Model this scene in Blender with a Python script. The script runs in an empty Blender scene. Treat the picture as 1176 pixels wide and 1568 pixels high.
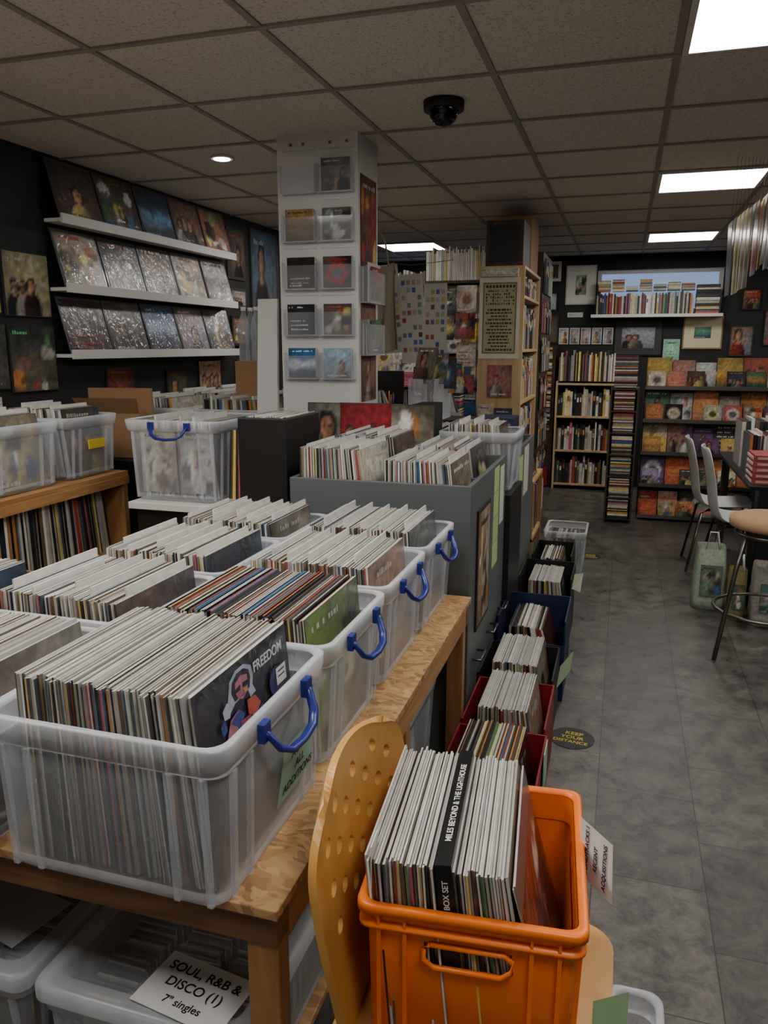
import bpy, math, random, bmesh
from mathutils import Matrix, Vector, noise as NZ
R = random.Random(7)
def lin(v):
    v/=255.0
    return v/12.92 if v<=0.04045 else ((v+0.055)/1.055)**2.4
def C(r,g,b): return (lin(r),lin(g),lin(b),1.0)
# ---------------------------------------------------------------- materials
def nt(name):
    m=bpy.data.materials.new(name); m.use_nodes=True
    n=m.node_tree.nodes; l=m.node_tree.links
    return m,n,l,n['Principled BSDF']
def mat_plain(name,col,rough=.5,metal=0,noise=0,scale=20,bump=0):
    m,n,l,b=nt(name); b.inputs['Roughness'].default_value=rough; b.inputs['Metallic'].default_value=metal
    tc=n.new('ShaderNodeTexCoord'); no=n.new('ShaderNodeTexNoise'); no.inputs['Scale'].default_value=scale; no.inputs['Detail'].default_value=5
    l.new(tc.outputs['Object'],no.inputs['Vector'])
    mx=n.new('ShaderNodeMix'); mx.data_type='RGBA'
    d=tuple(c*(1-noise) for c in col[:3])+(1,); u=tuple(min(1,c*(1+noise)) for c in col[:3])+(1,)
    mx.inputs[6].default_value=d; mx.inputs[7].default_value=u
    l.new(no.outputs['Fac'],mx.inputs[0]); l.new(mx.outputs[2],b.inputs['Base Color'])
    if bump:
        bp=n.new('ShaderNodeBump'); bp.inputs['Strength'].default_value=bump; bp.inputs['Distance'].default_value=.002
        l.new(no.outputs['Fac'],bp.inputs['Height']); l.new(bp.outputs[0],b.inputs['Normal'])
    return m
def mat_attr(name,rough=.5,noise=.15,scale=30,spec=.5,coat=0,crinkle=0):
    m,n,l,b=nt(name); b.inputs['Roughness'].default_value=rough
    b.inputs['Specular IOR Level'].default_value=spec
    b.inputs['Coat Weight'].default_value=coat; b.inputs['Coat Roughness'].default_value=.12
    at=n.new('ShaderNodeAttribute'); at.attribute_name='Col'
    tc=n.new('ShaderNodeTexCoord'); no=n.new('ShaderNodeTexNoise'); no.inputs['Scale'].default_value=scale; no.inputs['Detail'].default_value=4
    l.new(tc.outputs['Object'],no.inputs['Vector'])
    mr=n.new('ShaderNodeMapRange'); mr.inputs[1].default_value=.3; mr.inputs[2].default_value=.7; mr.inputs[3].default_value=1-noise; mr.inputs[4].default_value=1+noise
    l.new(no.outputs['Fac'],mr.inputs[0])
    vm=n.new('ShaderNodeVectorMath'); vm.operation='SCALE'
    l.new(at.outputs['Color'],vm.inputs[0]); l.new(mr.outputs[0],vm.inputs['Scale']); l.new(vm.outputs[0],b.inputs['Base Color'])
    if crinkle:
        n2=n.new('ShaderNodeTexNoise'); n2.inputs['Scale'].default_value=12; n2.inputs['Detail'].default_value=2; n2.inputs['Distortion'].default_value=2
        l.new(tc.outputs['Object'],n2.inputs['Vector'])
        bp=n.new('ShaderNodeBump'); bp.inputs['Strength'].default_value=crinkle; bp.inputs['Distance'].default_value=.012
        l.new(n2.outputs['Fac'],bp.inputs['Height']); l.new(bp.outputs[0],b.inputs['Coat Normal'])
    return m
def mat_clear(name,col,alpha,rough=.25,edge=.42):
    m,n,l,b=nt(name)
    b.inputs['Base Color'].default_value=col; b.inputs['Roughness'].default_value=rough
    tr=n.new('ShaderNodeBsdfTransparent'); tr.inputs[0].default_value=(.93,.94,.96,1)
    mx=n.new('ShaderNodeMixShader'); lw=n.new('ShaderNodeLayerWeight'); lw.inputs[0].default_value=.35
    tc=n.new('ShaderNodeTexCoord'); no=n.new('ShaderNodeTexNoise'); no.inputs['Scale'].default_value=9
    l.new(tc.outputs['Object'],no.inputs['Vector'])
    ma=n.new('ShaderNodeMath'); ma.operation='MULTIPLY_ADD'; ma.inputs[1].default_value=edge; ma.inputs[2].default_value=alpha-.07
    l.new(lw.outputs['Facing'],ma.inputs[0])
    m2=n.new('ShaderNodeMath'); m2.operation='MULTIPLY_ADD'; m2.inputs[1].default_value=.14
    m2.use_clamp=True
    l.new(no.outputs['Fac'],m2.inputs[0]); l.new(ma.outputs[0],m2.inputs[2])
    l.new(m2.outputs[0],mx.inputs[0]); l.new(tr.outputs[0],mx.inputs[1]); l.new(b.outputs[0],mx.inputs[2])
    l.new(mx.outputs[0],n['Material Output'].inputs[0])
    return m
def mat_emit(name,col,s):
    m,n,l,b=nt(name); b.inputs['Base Color'].default_value=col
    b.inputs['Emission Color'].default_value=col; b.inputs['Emission Strength'].default_value=s
    return m
def mat_wood(name,c1,c2,scale=6,axis=1,rough=.55):
    m,n,l,b=nt(name); b.inputs['Roughness'].default_value=rough
    tc=n.new('ShaderNodeTexCoord'); mp=n.new('ShaderNodeMapping')
    s=[scale*4]*3; s[axis]=scale*.35; mp.inputs['Scale'].default_value=s
    no=n.new('ShaderNodeTexNoise'); no.inputs['Scale'].default_value=1.5; no.inputs['Detail'].default_value=6; no.inputs['Distortion'].default_value=.6
    l.new(tc.outputs['Object'],mp.inputs[0]); l.new(mp.outputs[0],no.inputs['Vector'])
    cr=n.new('ShaderNodeValToRGB'); cr.color_ramp.elements[0].position=.3; cr.color_ramp.elements[1].position=.7
    cr.color_ramp.elements[0].color=c1; cr.color_ramp.elements[1].color=c2
    l.new(no.outputs['Fac'],cr.inputs[0]); l.new(cr.outputs[0],b.inputs['Base Color'])
    return m
def mat_osb():
    m,n,l,b=nt('osb_board'); b.inputs['Roughness'].default_value=.6
    tc=n.new('ShaderNodeTexCoord'); mp=n.new('ShaderNodeMapping'); mp.inputs['Scale'].default_value=(1,2.6,1.5); mp.inputs['Rotation'].default_value=(0,0,.5)
    vo=n.new('ShaderNodeTexVoronoi'); vo.inputs['Scale'].default_value=42
    no=n.new('ShaderNodeTexNoise'); no.inputs['Scale'].default_value=9
    l.new(tc.outputs['Object'],no.inputs['Vector'])
    va=n.new('ShaderNodeMix'); va.data_type='RGBA'; va.inputs[0].default_value=.12
    l.new(tc.outputs['Object'],va.inputs[6]); l.new(no.outputs['Color'],va.inputs[7]); l.new(va.outputs[2],mp.inputs[0]); l.new(mp.outputs[0],vo.inputs['Vector'])
    cr=n.new('ShaderNodeValToRGB'); e=cr.color_ramp.elements; e[0].color=C(140,104,68); e[1].color=C(196,160,110)
    x=e.new(.4); x.color=C(174,134,88)
    sx=n.new('ShaderNodeSeparateColor'); l.new(vo.outputs['Color'],sx.inputs[0]); l.new(sx.outputs[0],cr.inputs[0]); l.new(cr.outputs[0],b.inputs['Base Color'])
    return m
def mat_floor():
    m,n,l,b=nt('slate_vinyl_floor')
    tc=n.new('ShaderNodeTexCoord'); mp=n.new('ShaderNodeMapping'); mp.inputs['Rotation'].default_value=(0,0,math.pi/2)
    br=n.new('ShaderNodeTexBrick'); br.inputs['Scale'].default_value=1; br.inputs['Brick Width'].default_value=.46; br.inputs['Row Height'].default_value=.31
    br.inputs['Mortar Size'].default_value=.0022; br.inputs['Mortar Smooth'].default_value=.4; br.inputs['Color1'].default_value=(.27,.265,.26,1); br.inputs['Color2'].default_value=(.46,.45,.435,1); br.inputs['Mortar'].default_value=(.09,.09,.09,1)
    l.new(tc.outputs['Object'],mp.inputs[0]); l.new(mp.outputs[0],br.inputs['Vector'])
    n1=n.new('ShaderNodeTexNoise'); n1.inputs['Scale'].default_value=9; n1.inputs['Detail'].default_value=12; n1.inputs['Roughness'].default_value=.78; n1.inputs['Distortion'].default_value=.35
    l.new(tc.outputs['Object'],n1.inputs['Vector'])
    cr=n.new('ShaderNodeValToRGB'); cr.color_ramp.elements[0].position=.36; cr.color_ramp.elements[1].position=.64
    cr.color_ramp.elements[0].color=C(66,64,63); cr.color_ramp.elements[1].color=C(166,161,154)
    l.new(n1.outputs['Fac'],cr.inputs[0])
    mx=n.new('ShaderNodeMix'); mx.data_type='RGBA'; mx.blend_type='MULTIPLY'; mx.inputs[0].default_value=1
    l.new(cr.outputs[0],mx.inputs[6]); l.new(br.outputs['Color'],mx.inputs[7]); l.new(mx.outputs[2],b.inputs['Base Color'])
    mr=n.new('ShaderNodeMapRange'); mr.inputs[3].default_value=.17; mr.inputs[4].default_value=.46; l.new(n1.outputs['Fac'],mr.inputs[0]); l.new(mr.outputs[0],b.inputs['Roughness'])
    bp=n.new('ShaderNodeBump'); bp.inputs['Strength'].default_value=.5; bp.inputs['Distance'].default_value=.004
    l.new(n1.outputs['Fac'],bp.inputs['Height']); l.new(bp.outputs[0],b.inputs['Normal'])
    return m
def mat_ceiling():
    m,n,l,b=nt('mineral_fibre_ceiling_tile'); b.inputs['Roughness'].default_value=.95
    tc=n.new('ShaderNodeTexCoord'); n1=n.new('ShaderNodeTexNoise'); n1.inputs['Scale'].default_value=110; n1.inputs['Detail'].default_value=3
    l.new(tc.outputs['Object'],n1.inputs['Vector'])
    cr=n.new('ShaderNodeValToRGB'); cr.color_ramp.elements[0].position=.32; cr.color_ramp.elements[1].position=.45
    cr.color_ramp.elements[0].color=C(172,166,156); cr.color_ramp.elements[1].color=C(214,208,198)
    l.new(n1.outputs['Fac'],cr.inputs[0]); l.new(cr.outputs[0],b.inputs['Base Color'])
    bp=n.new('ShaderNodeBump'); bp.inputs['Strength'].default_value=.4; bp.inputs['Distance'].default_value=.002
    l.new(n1.outputs['Fac'],bp.inputs['Height']); l.new(bp.outputs[0],b.inputs['Normal'])
    return m
M={}
M['sleeve']=mat_attr('record_sleeve',.36,.12,25,coat=.2)
M['cover']=mat_attr('printed_cover',.35,.22,60,coat=.6,crinkle=.9)
M['paper']=mat_attr('paper',.8,.05,10)
M['print']=mat_attr('matt_print',.75,.2,50,spec=.3)
M['book']=mat_attr('book_spine',.5,.2,40)
M['tub']=mat_clear('frosted_polypropylene',(.72,.75,.81,1),.17,.25)
M['tubrib']=mat_clear('frosted_polypropylene_thick',(.78,.81,.87,1),.34,.22)
M['rib']=mat_clear('moulded_rib',(.80,.83,.88,1),.18,.25,.2)
M['acrylic']=mat_clear('clear_acrylic',(.8,.8,.82,1),.09,.06,.25)
M['blue']=mat_plain('blue_plastic_handle',C(28,42,125),.3,0,.1)
M['orange']=mat_plain('orange_plastic',C(245,118,10),.38,0,.06,8)
M['black']=mat_plain('black_board',C(22,22,24),.5,0,.15)
M['wallblack']=mat_plain('black_wall_paint',C(24,24,27),.7,0,.2,5)
M['white']=mat_plain('white_paint',C(215,213,210),.5,0,.04,6)
M['whitepl']=mat_plain('white_plastic',C(205,205,205),.35,0,.04,6)
M['pillar']=mat_plain('pillar_white_paint',C(200,198,196),.5,0,.06,4)
M['grey']=mat_plain('grey_laminate',C(90,95,97),.45,0,.08,4)
M['osb']=mat_osb()
M['pine']=mat_wood('pine_timber',C(145,102,60),C(185,140,90),6,1)
M['pinex']=mat_wood('pine_timber_beam',C(98,66,38),C(136,98,60),6,0)
M['pinez']=mat_wood('pine_timber_upright',C(138,96,56),C(178,134,86),6,2)
M['ply']=mat_wood('lacquered_birch_ply',C(192,140,68),C(210,158,84),3,2,.32)
M['light']=mat_wood('light_oak',C(170,140,100),C(200,170,128),4,2)
M['dwood']=mat_wood('dark_walnut',C(45,32,24),C(75,55,40),4,2)
M['steel']=mat_plain('brushed_steel',C(120,115,110),.3,.9,.1)
M['card']=mat_plain('cardboard',C(150,115,82),.8,0,.08)
M['cloth']=mat_plain('black_tablecloth',C(14,14,18),.9,0,.2,60)
M['ceil']=mat_ceiling(); M['floor']=mat_floor()
M['grid']=mat_plain('ceiling_tbar',C(150,146,138),.6,0,.03)
M['panel']=mat_emit('led_panel',(1,.96,.89,1),21)
M['spot']=mat_emit('led_downlight',(1,.97,.93,1),60)
M['glassdark']=mat_plain('smoked_dome',C(8,8,9),.08,0,0)
M['beige']=mat_plain('beige_upholstery',C(175,140,108),.9,0,.2,120)
M['red']=mat_plain('red_board',C(125,20,26),.5,0,.1)
M['bluebox']=mat_plain('navy_board',C(22,32,70),.5,0,.1)
M['text']=mat_plain('black_ink',C(12,12,12),.7,0,0)
M['textw']=mat_plain('white_ink',C(215,215,215),.7,0,0)
M['texty']=mat_plain('yellow_ink',C(200,185,40),.6,0,0)
# ---------------------------------------------------------------- mesh builder
class MB:
    def __init__(s): s.v=[];s.f=[];s.m=[];s.c=[];s.ms=[];s.sm=[];s.M=Matrix.Identity(4)
    def mi(s,k):
        if k not in s.ms: s.ms.append(k)
        return s.ms.index(k)
    def face(s,pts,k,col=(.5,.5,.5,1),smooth=False):
        b=len(s.v)
        for p in pts: s.v.append(tuple(s.M@Vector(p)))
        s.f.append(list(range(b,b+len(pts)))); s.m.append(s.mi(k)); s.c.append(col); s.sm.append(smooth)
    def grid(s,pf,cf,n,k):
        b=len(s.v); cs=[]
        for j in range(n+1):
            for i in range(n+1):
                u,v=i/n,j/n; s.v.append(tuple(s.M@Vector(pf(u,v)))); cs.append(cf(u,v))
        kk=s.mi(k)
        for j in range(n):
            for i in range(n):
                q=[j*(n+1)+i,j*(n+1)+i+1,(j+1)*(n+1)+i+1,(j+1)*(n+1)+i]
                s.f.append([b+x for x in q]); s.m.append(kk); s.c.append([cs[x] for x in q]); s.sm.append(False)
    def hexa(s,p,k,col=(.5,.5,.5,1),cols=None):
        F=[(3,2,1,0),(4,5,6,7),(0,1,5,4),(1,2,6,5),(2,3,7,6),(3,0,4,7)]
        b=len(s.v)
        for q in p: s.v.append(tuple(s.M@Vector(q)))
        for i,f in enumerate(F):
            s.f.append([b+j for j in f]); s.m.append(s.mi(k)); s.c.append(cols[i] if cols else col); s.sm.append(False)
    def box(s,x0,x1,y0,y1,z0,z1,k,col=(.5,.5,.5,1),cols=None):
        s.hexa([(x0,y0,z0),(x1,y0,z0),(x1,y1,z0),(x0,y1,z0),(x0,y0,z1),(x1,y0,z1),(x1,y1,z1),(x0,y1,z1)],k,col,cols)
    def loft(s,rings,k,col=(.5,.5,.5,1),cap0=False,cap1=False,smooth=True,closed=True):
        b=len(s.v); n=len(rings[0])
        for r in rings:
            for p in r: s.v.append(tuple(s.M@Vector(p)))
        for i in range(len(rings)-1):
            for j in range(n if closed else n-1):
                a=b+i*n+j; c=b+i*n+(j+1)%n
                s.f.append([a,c,c+n,a+n]); s.m.append(s.mi(k)); s.c.append(col); s.sm.append(smooth)
        if cap0: s.f.append([b+j for j in range(n)][::-1]); s.m.append(s.mi(k)); s.c.append(col); s.sm.append(False)
        if cap1: s.f.append([b+(len(rings)-1)*n+j for j in range(n)]); s.m.append(s.mi(k)); s.c.append(col); s.sm.append(False)
    def tube(s,path,r,k,col=(.5,.5,.5,1),n=8,flat=1.0):
        path=[Vector(p) for p in path]; rings=[]
        for i,p in enumerate(path):
            t=(path[min(i+1,len(path)-1)]-path[max(i-1,0)]).normalized()
            ref=Vector((0,0,1)) if abs(t.z)<.9 else Vector((1,0,0))
            a=t.cross(ref).normalized(); b=t.cross(a).normalized()
            rings.append([p+a*math.cos(2*math.pi*j/n)*r+b*math.sin(2*math.pi*j/n)*r*flat for j in range(n)])
        s.loft(rings,k,col,True,True)
    def cyl(s,c,r,z0,z1,k,col=(.5,.5,.5,1),n=24,r1=None):
        r1=r if r1 is None else r1
        f=lambda rr,z:[(c[0]+rr*math.cos(2*math.pi*j/n),c[1]+rr*math.sin(2*math.pi*j/n),z) for j in range(n)]
        s.loft([f(r,z0),f(r1,z1)],k,col,True,True)
    def build(s,name,parent=None,bevel=0):
        me=bpy.data.meshes.new(name); me.from_pydata(s.v,[],s.f); 
        for k in s.ms: me.materials.append(M[k])
        me.polygons.foreach_set('material_index',s.m); me.polygons.foreach_set('use_smooth',s.sm)
        ca=me.color_attributes.new('Col','FLOAT_COLOR','CORNER'); d=[]
        for f,c in zip(s.f,s.c):
            if isinstance(c,list):
                for q in c: d+=list(q)
            else: d+=list(c)*len(f)
        ca.data.foreach_set('color',d); me.update()
        o=bpy.data.objects.new(name,me); bpy.context.collection.objects.link(o)
        if parent: o.parent=parent
        if bevel:
            b=o.modifiers.new('bevel','BEVEL'); b.width=bevel; b.segments=2; b.limit_method='ANGLE'
        return o
def rr(x0,x1,y0,y1,z,r,n=4):
    out=[]
    for cx,cy,a0 in ((x1-r,y0+r,-90),(x1-r,y1-r,0),(x0+r,y1-r,90),(x0+r,y0+r,180)):
        for i in range(n+1):
            a=math.radians(a0+90*i/n); out.append((cx+r*math.cos(a),cy+r*math.sin(a),z))
    return out
def text(body,mtx,size,k,parent,name='lettering',align='CENTER'):
    cu=bpy.data.curves.new(name,'FONT'); cu.body=body; cu.size=size; cu.align_x=align; cu.align_y='CENTER'; cu.extrude=.0002; cu.offset=size*.012
    o=bpy.data.objects.new(name,cu); bpy.context.collection.objects.link(o); cu.materials.append(M[k]); o.matrix_world=mtx; o.parent=parent
    return o
def frame(O,U,V):
    U=Vector(U).normalized();V=Vector(V).normalized();N=U.cross(V)
    m=Matrix((U,V,N)).transposed().to_4x4(); m.translation=Vector(O); return m
# ---------------------------------------------------------------- colours
DARK=[C(30,28,30),C(45,38,34),C(25,35,50),C(60,30,26),C(40,45,40),C(70,60,50),C(18,18,20),C(55,50,60)]
MID=[C(160,58,44),C(55,92,135),C(195,162,86),C(84,120,84),C(160,150,138),C(200,195,184),C(126,92,70),C(182,116,54),C(70,70,80),C(176,82,98),C(206,194,112)]
LIGHT=[C(215,212,205),C(200,196,188),C(225,222,216),C(185,180,172),C(205,200,185),C(170,166,160)]
PLAS=[C(186,185,180),C(172,170,166),C(198,197,192),C(160,158,154),C(180,176,166)]
MUTE=[C(120,105,92),C(95,90,88),C(150,130,105),C(75,85,95),C(105,75,65),C(165,155,140),C(85,80,70)]
ALLC=DARK+MID+LIGHT
def jit(c,a=.15):
    k=1+R.uniform(-a,a); return (min(1,c[0]*k),min(1,c[1]*k),min(1,c[2]*k),1)
def mixc(a,b,t):
    t=max(0,min(1,t)); return (a[0]+(b[0]-a[0])*t,a[1]+(b[1]-a[1])*t,a[2]+(b[2]-a[2])*t,1)
def ss(a,b,x):
    t=max(0,min(1,(x-a)/(b-a))); return t*t*(3-2*t)
# ---------------------------------------------------------------- cover art: soft photographic image + title lettering bars
def art(mb,O,U,V,bg=None,fg=None,kind=None,k='cover',gain=1.25):
    O=Vector(O);U=Vector(U);V=Vector(V);N=U.cross(V).normalized()
    bg=bg or jit(R.choice(DARK+MUTE+MID)); fg=fg or jit(R.choice(MID+LIGHT)); kind=R.randrange(6) if kind is None else kind
    e=[.0006]
    def P(u,v): return O+U*u+V*v+N*e[0]
    def quad(a,b,c,d,col): mb.face([P(a,b),P(c,b),P(c,d),P(a,d)],k,col); e[0]+=.0003
    sd=Vector((R.uniform(0,99),R.uniform(0,99),0)); b2=jit(mixc(bg,R.choice(MUTE+DARK+MID),.55),.3)
    n=22 if U.length>.22 else 12
    ang=R.uniform(0,6.28); ca,sa=math.cos(ang),math.sin(ang)
    people=[]; blobs=[]
    if kind==0: people=[(R.uniform(.3,.7),R.uniform(-.25,.05),R.uniform(.75,1.35))]
    elif kind==3: people=[(.2+.2*i+R.uniform(-.03,.03),R.uniform(-.02,.12),R.uniform(.55,.8)) for i in range(R.randint(2,4))]
    elif kind==5: blobs=[(R.uniform(.1,.9),R.uniform(.05,.8),R.uniform(.04,.2),R.uniform(.04,.2),jit(R.choice([fg,fg,b2]+MUTE+ALLC),.3)) for _ in range(14)]
    elif kind==2: blobs=[(.5,.46,.34,.34,fg),(.5,.46,.2,.2,jit(R.choice(MUTE+DARK)))]
    ppl=[(hx,b,s,jit(R.choice(DARK+MUTE+MID),.3),jit(C(172,126,98),.25),jit(R.choice(DARK[:5]),.3)) for hx,b,s in people]
    hor=R.uniform(.3,.55); warm=R.choice([(1,.97,.9),(.92,.97,1.05),(1,1,1)])
    def cf(u,v):
        q=Vector((u*3,v*3,0))+sd; nz=NZ.noise(q); n2=NZ.noise(q*3.1)
        c=mixc(bg,b2,.5+.6*((u-.5)*ca+(v-.5)*sa)*1.4+.5*nz)
        if kind==4:
            if v<hor+.12*nz: c=mixc(b2,(b2[0]*.3,b2[1]*.3,b2[2]*.3,1),(hor-v)*2)
            c=mixc(c,fg,.75*ss(.25,0,abs(v-hor-.12*nz)))
        if kind==1: c=mixc(bg,b2,.2+.3*nz)
        for (cx,cy,rx,ry,col) in blobs:
            d=((u-cx)/rx)**2+((v-cy)/ry)**2+(n2*.9 if kind==5 else 0)
            c=mixc(c,col,ss(1.35,.75,d)*.9)
        for (hx,b,s,bc,sk,hr) in ppl:
            x=(u-hx)/s; y=(v-b)/s
            if y<.47:
                w=.30*math.sqrt(max(0,1-(max(0,y)/.47)**2.2)); c=mixc(c,mixc(bc,(0,0,0,1),.5+x*1.6),ss(w+.03,w-.03,abs(x)))
            c=mixc(c,sk,ss(.085,.05,abs(x))*ss(.36,.40,y)*ss(.56,.5,y)*.8)
            c=mixc(c,hr,ss(1.25,.8,(x/.15)**2+((y-.63)/.19)**2+n2*.3))
            c=mixc(c,mixc(sk,(.02,.015,.01,1),.3+x*3.2),ss(1.2,.75,(x/.1)**2+((y-.60)/.145)**2))
            for ex in (-.04,.04): c=mixc(c,(.02,.015,.012,1),.7*ss(1.3,.5,((x-ex)/.03)**2+((y-.62)/.018)**2))
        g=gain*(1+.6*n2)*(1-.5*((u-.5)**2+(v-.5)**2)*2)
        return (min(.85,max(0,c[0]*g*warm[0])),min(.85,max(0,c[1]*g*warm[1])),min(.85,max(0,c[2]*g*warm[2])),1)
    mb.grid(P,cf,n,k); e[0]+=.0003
    def bars(y,w,h,col,x0=.1):
        x=x0
        while x<x0+w:
            l=R.uniform(.022,.055)
            if R.random()<.85: quad(x,y,min(x+l,x0+w),y+h*R.choice([.7,1]),col)
            x+=l+.014
    if kind==1:
        for i in range(R.randint(2,5)): bars(.15+.14*i,R.uniform(.4,.75),.05,jit(fg,.2),.12)
    bars(.87 if R.random()<.7 else .06,R.uniform(.35,.8),.055,jit(fg,.2) if R.random()<.6 else jit(R.choice(LIGHT)),R.uniform(.06,.15))
# ---------------------------------------------------------------- record stack (along local +x)
def stack(mb,x0,x1,y0,dep,z0,h,n,t0=0.,t1=.2,style='white',div=0,lastart=True,pw=1.5):
    sp=(x1-x0)/n; ph=R.uniform(0,6)
    for i in range(n):
        f=i/max(1,n-1); bx=x0+(x1-x0)*f; a=t0+(t1-t0)*f**pw+R.uniform(-.005,.005)+.010*math.sin(i*.45+ph)
        th=sp*R.uniform(.8,.97); isdiv=div and (i%div==div//2)
        hh=h+R.uniform(-.005,.003)+(.018 if isdiv else 0); yo=R.uniform(-.007,.004)+.003*math.sin(i*.8+ph); d=dep+R.uniform(-.006,.003)
        if isdiv:
            d2=d*R.uniform(.75,.97); yo+=R.choice([0,d-d2]); d=d2
        s_,c_=math.sin(a),math.cos(a)
        def p(u,y,w): return (bx+u*c_-w*s_,y,z0+u*s_+w*c_)
        ya,yb=y0+yo,y0+yo+d
        pts=[p(0,ya,0),p(th,ya,0),p(th,yb,0),p(0,yb,0),p(0,ya,hh),p(th,ya,hh),p(th,yb,hh),p(0,yb,hh)]
        if isdiv: sc=tc=jit(C(212,210,204),.08); cc=tc
        else:
            cc=jit(R.choice(MUTE+PLAS),.2)
            if style=='white': tc=jit(R.choice(PLAS),.10); sc=jit(R.choice(PLAS+PLAS+LIGHT+MUTE+DARK[:5]+MID),.2)
            elif style=='colour': tc=jit(R.choice(DARK+DARK+MID+LIGHT+PLAS+[C(60,105,150),C(150,60,45)]),.2); sc=jit(R.choice(DARK+MID+LIGHT+LIGHT),.2); cc=jit(R.choice(DARK+MUTE),.2)
            else: tc=jit(R.choice(PLAS+LIGHT+DARK+MUTE),.2); sc=jit(R.choice(LIGHT+DARK+MID),.2)
        mb.hexa(pts,'sleeve',cols=[cc,tc,sc,cc,sc,cc])
    if lastart:
        O=Vector(p(th,ya,0)); art(mb,O+Vector((.0004,0,0)),Vector(p(th,yb,0))-O,Vector(p(th,ya,hh))-O,jit(R.choice(MUTE+DARK+LIGHT[:2])),jit(R.choice(MUTE+LIGHT)))
    return [Vector(p(th,ya,0)),Vector(p(th,yb,0)),Vector(p(th,ya,hh))]
# ---------------------------------------------------------------- storage tub
def tub(x0,x1,y0,y1,z0,h,handles='x',lid=False,name='storage_tub',tp=1.0):
    mb=MB(); z1=z0+h; r=.03
    def g(i,z,rad=r): return rr(x0+i,x1-i,y0+i,y1-i,z,rad)
    B=.014+.018*tp
    mb.loft([g(B+.004,z0+.002),g(B-.002,z0+.010),g(.014,z1-.05)],'tub',cap0=True)
    mb.loft([g(.014,z1-.05),g(.005,z1-.046),g(.003,z1-.03),g(.001,z1-.026),g(.0,z1-.002),g(.004,z1),g(.013,z1),g(.015,z1-.006)],'tubrib')
    mb.loft([g(B-.004,z0+.03),g(B-.008,z0+.022),g(B-.003,z0+.012)],'rib')
    w,d=x1-x0,y1-y0
    for fx in (.09,.2,.78,.91):
        for (yy,sg) in ((y0,1),(y1,-1)):
            X=x0+w*fx; yb=yy+sg*(B-.002); yt=yy+sg*.014; o_=.008
            mb.hexa([(X-.005,yb-sg*o_,z0+.012),(X+.005,yb-sg*o_,z0+.012),(X+.005,yb,z0+.012),(X-.005,yb,z0+.012),
                     (X-.006,yt-sg*o_,z1-.05),(X+.006,yt-sg*o_,z1-.05),(X+.006,yt,z1-.05),(X-.006,yt,z1-.05)],'rib')
    for fy in (.12,.25,.75,.88):
        for (xx,sg) in ((x0,1),(x1,-1)):
            Y=y0+d*fy; xb=xx+sg*(B-.002); xt=xx+sg*.014; o_=.008
            mb.hexa([(xb-sg*o_,Y-.005,z0+.012),(xb,Y-.005,z0+.012),(xb,Y+.005,z0+.012),(xb-sg*o_,Y+.005,z0+.012),
                     (xt-sg*o_,Y-.006,z1-.05),(xt,Y-.006,z1-.05),(xt,Y+.006,z1-.05),(xt-sg*o_,Y+.006,z1-.05)],'rib')
    if lid:
        mb.loft([g(-.006,z1-.02),g(-.006,z1+.004),g(.0,z1+.012),g(.03,z1+.012),g(.036,z1+.004)],'tubrib'); mb.face(g(.036,z1+.004),'tub')
    def handle(axis,pos,sg):
        c=(y0+y1)/2 if axis=='x' else (x0+x1)/2
        pr=[(-.085,.0,-.022),(-.083,.012,-.03),(-.07,.026,-.058),(-.045,.034,-.072),(0,.036,-.076),(.045,.034,-.072),(.07,.026,-.058),(.083,.012,-.03),(.085,0,-.022)]
        path=[((pos+sg*o,c+t,z1+zz) if axis=='x' else (c+t,pos+sg*o,z1+zz)) for t,o,zz in pr]
        mb.tube(path,.0085,'blue',n=8,flat=.7)
        for t in (-.085,.085):
            if axis=='x': mb.box(min(pos,pos+sg*.012),max(pos,pos+sg*.012),c+t-.012,c+t+.012,z1-.04,z1-.008,'blue')
            else: mb.box(c+t-.012,c+t+.012,min(pos,pos+sg*.012),max(pos,pos+sg*.012),z1-.04,z1-.008,'blue')
    if handles=='x': handle('x',x1,1)
    if handles=='y': handle('y',y0,-1)
    return mb.build(name)
# ================================================================ ROOM
H=2.43; XL=-2.8; XR=3.0; YB=8.7; YF=-1.6
mb=MB(); mb.box(XL-.1,XR+.1,YF-.1,YB+.1,-.1,0,'floor'); mb.build('floor')
mb=MB(); mb.box(XL-.1,XR+.1,YF-.1,YB+.1,H,H+.1,'ceil'); mb.build('ceiling')
mb=MB(); mb.box(XL-.1,XL,YF,YB,0,H,'wallblack'); mb.build('wall_left')
mb=MB(); mb.box(XR,XR+.1,YF,YB,0,H,'wallblack'); mb.build('wall_right')
mb=MB(); mb.box(XL,XR,YF-.1,YF,0,H,'white'); mb.build('wall_front')
mb=MB(); wz0,wz1=1.84,2.28
mb.box(XL,XR,YB,YB+.15,0,wz0,'wallblack'); mb.box(XL,XR,YB,YB+.15,wz1,H,'wallblack')
for a,b in ((XL,-2.65),(-1.35,-.33),(.9,XR)): mb.box(a,b,YB,YB+.15,wz0,wz1,'wallblack')
mb.build('wall_back')
for i,(a,b) in enumerate(((-.33,.9),(-2.65,-1.35))):
    mb=MB(); y=YB+.06
    mb.box(a,b,y,y+.04,wz1-.04,wz1,'white'); mb.box(a,b,y,y+.04,wz0,wz0+.04,'white')
    mb.box(a,a+.04,y,y+.04,wz0+.04,wz1-.04,'white'); mb.box(b-.04,b,y,y+.04,wz0+.04,wz1-.04,'white')
    mb.box(a+.04,b-.04,y+.015,y+.02,wz0+.04,wz1-.04,'acrylic'); mb.build('window_%d'%(i+1))
mb=MB()
x=.1-.6*5
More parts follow.
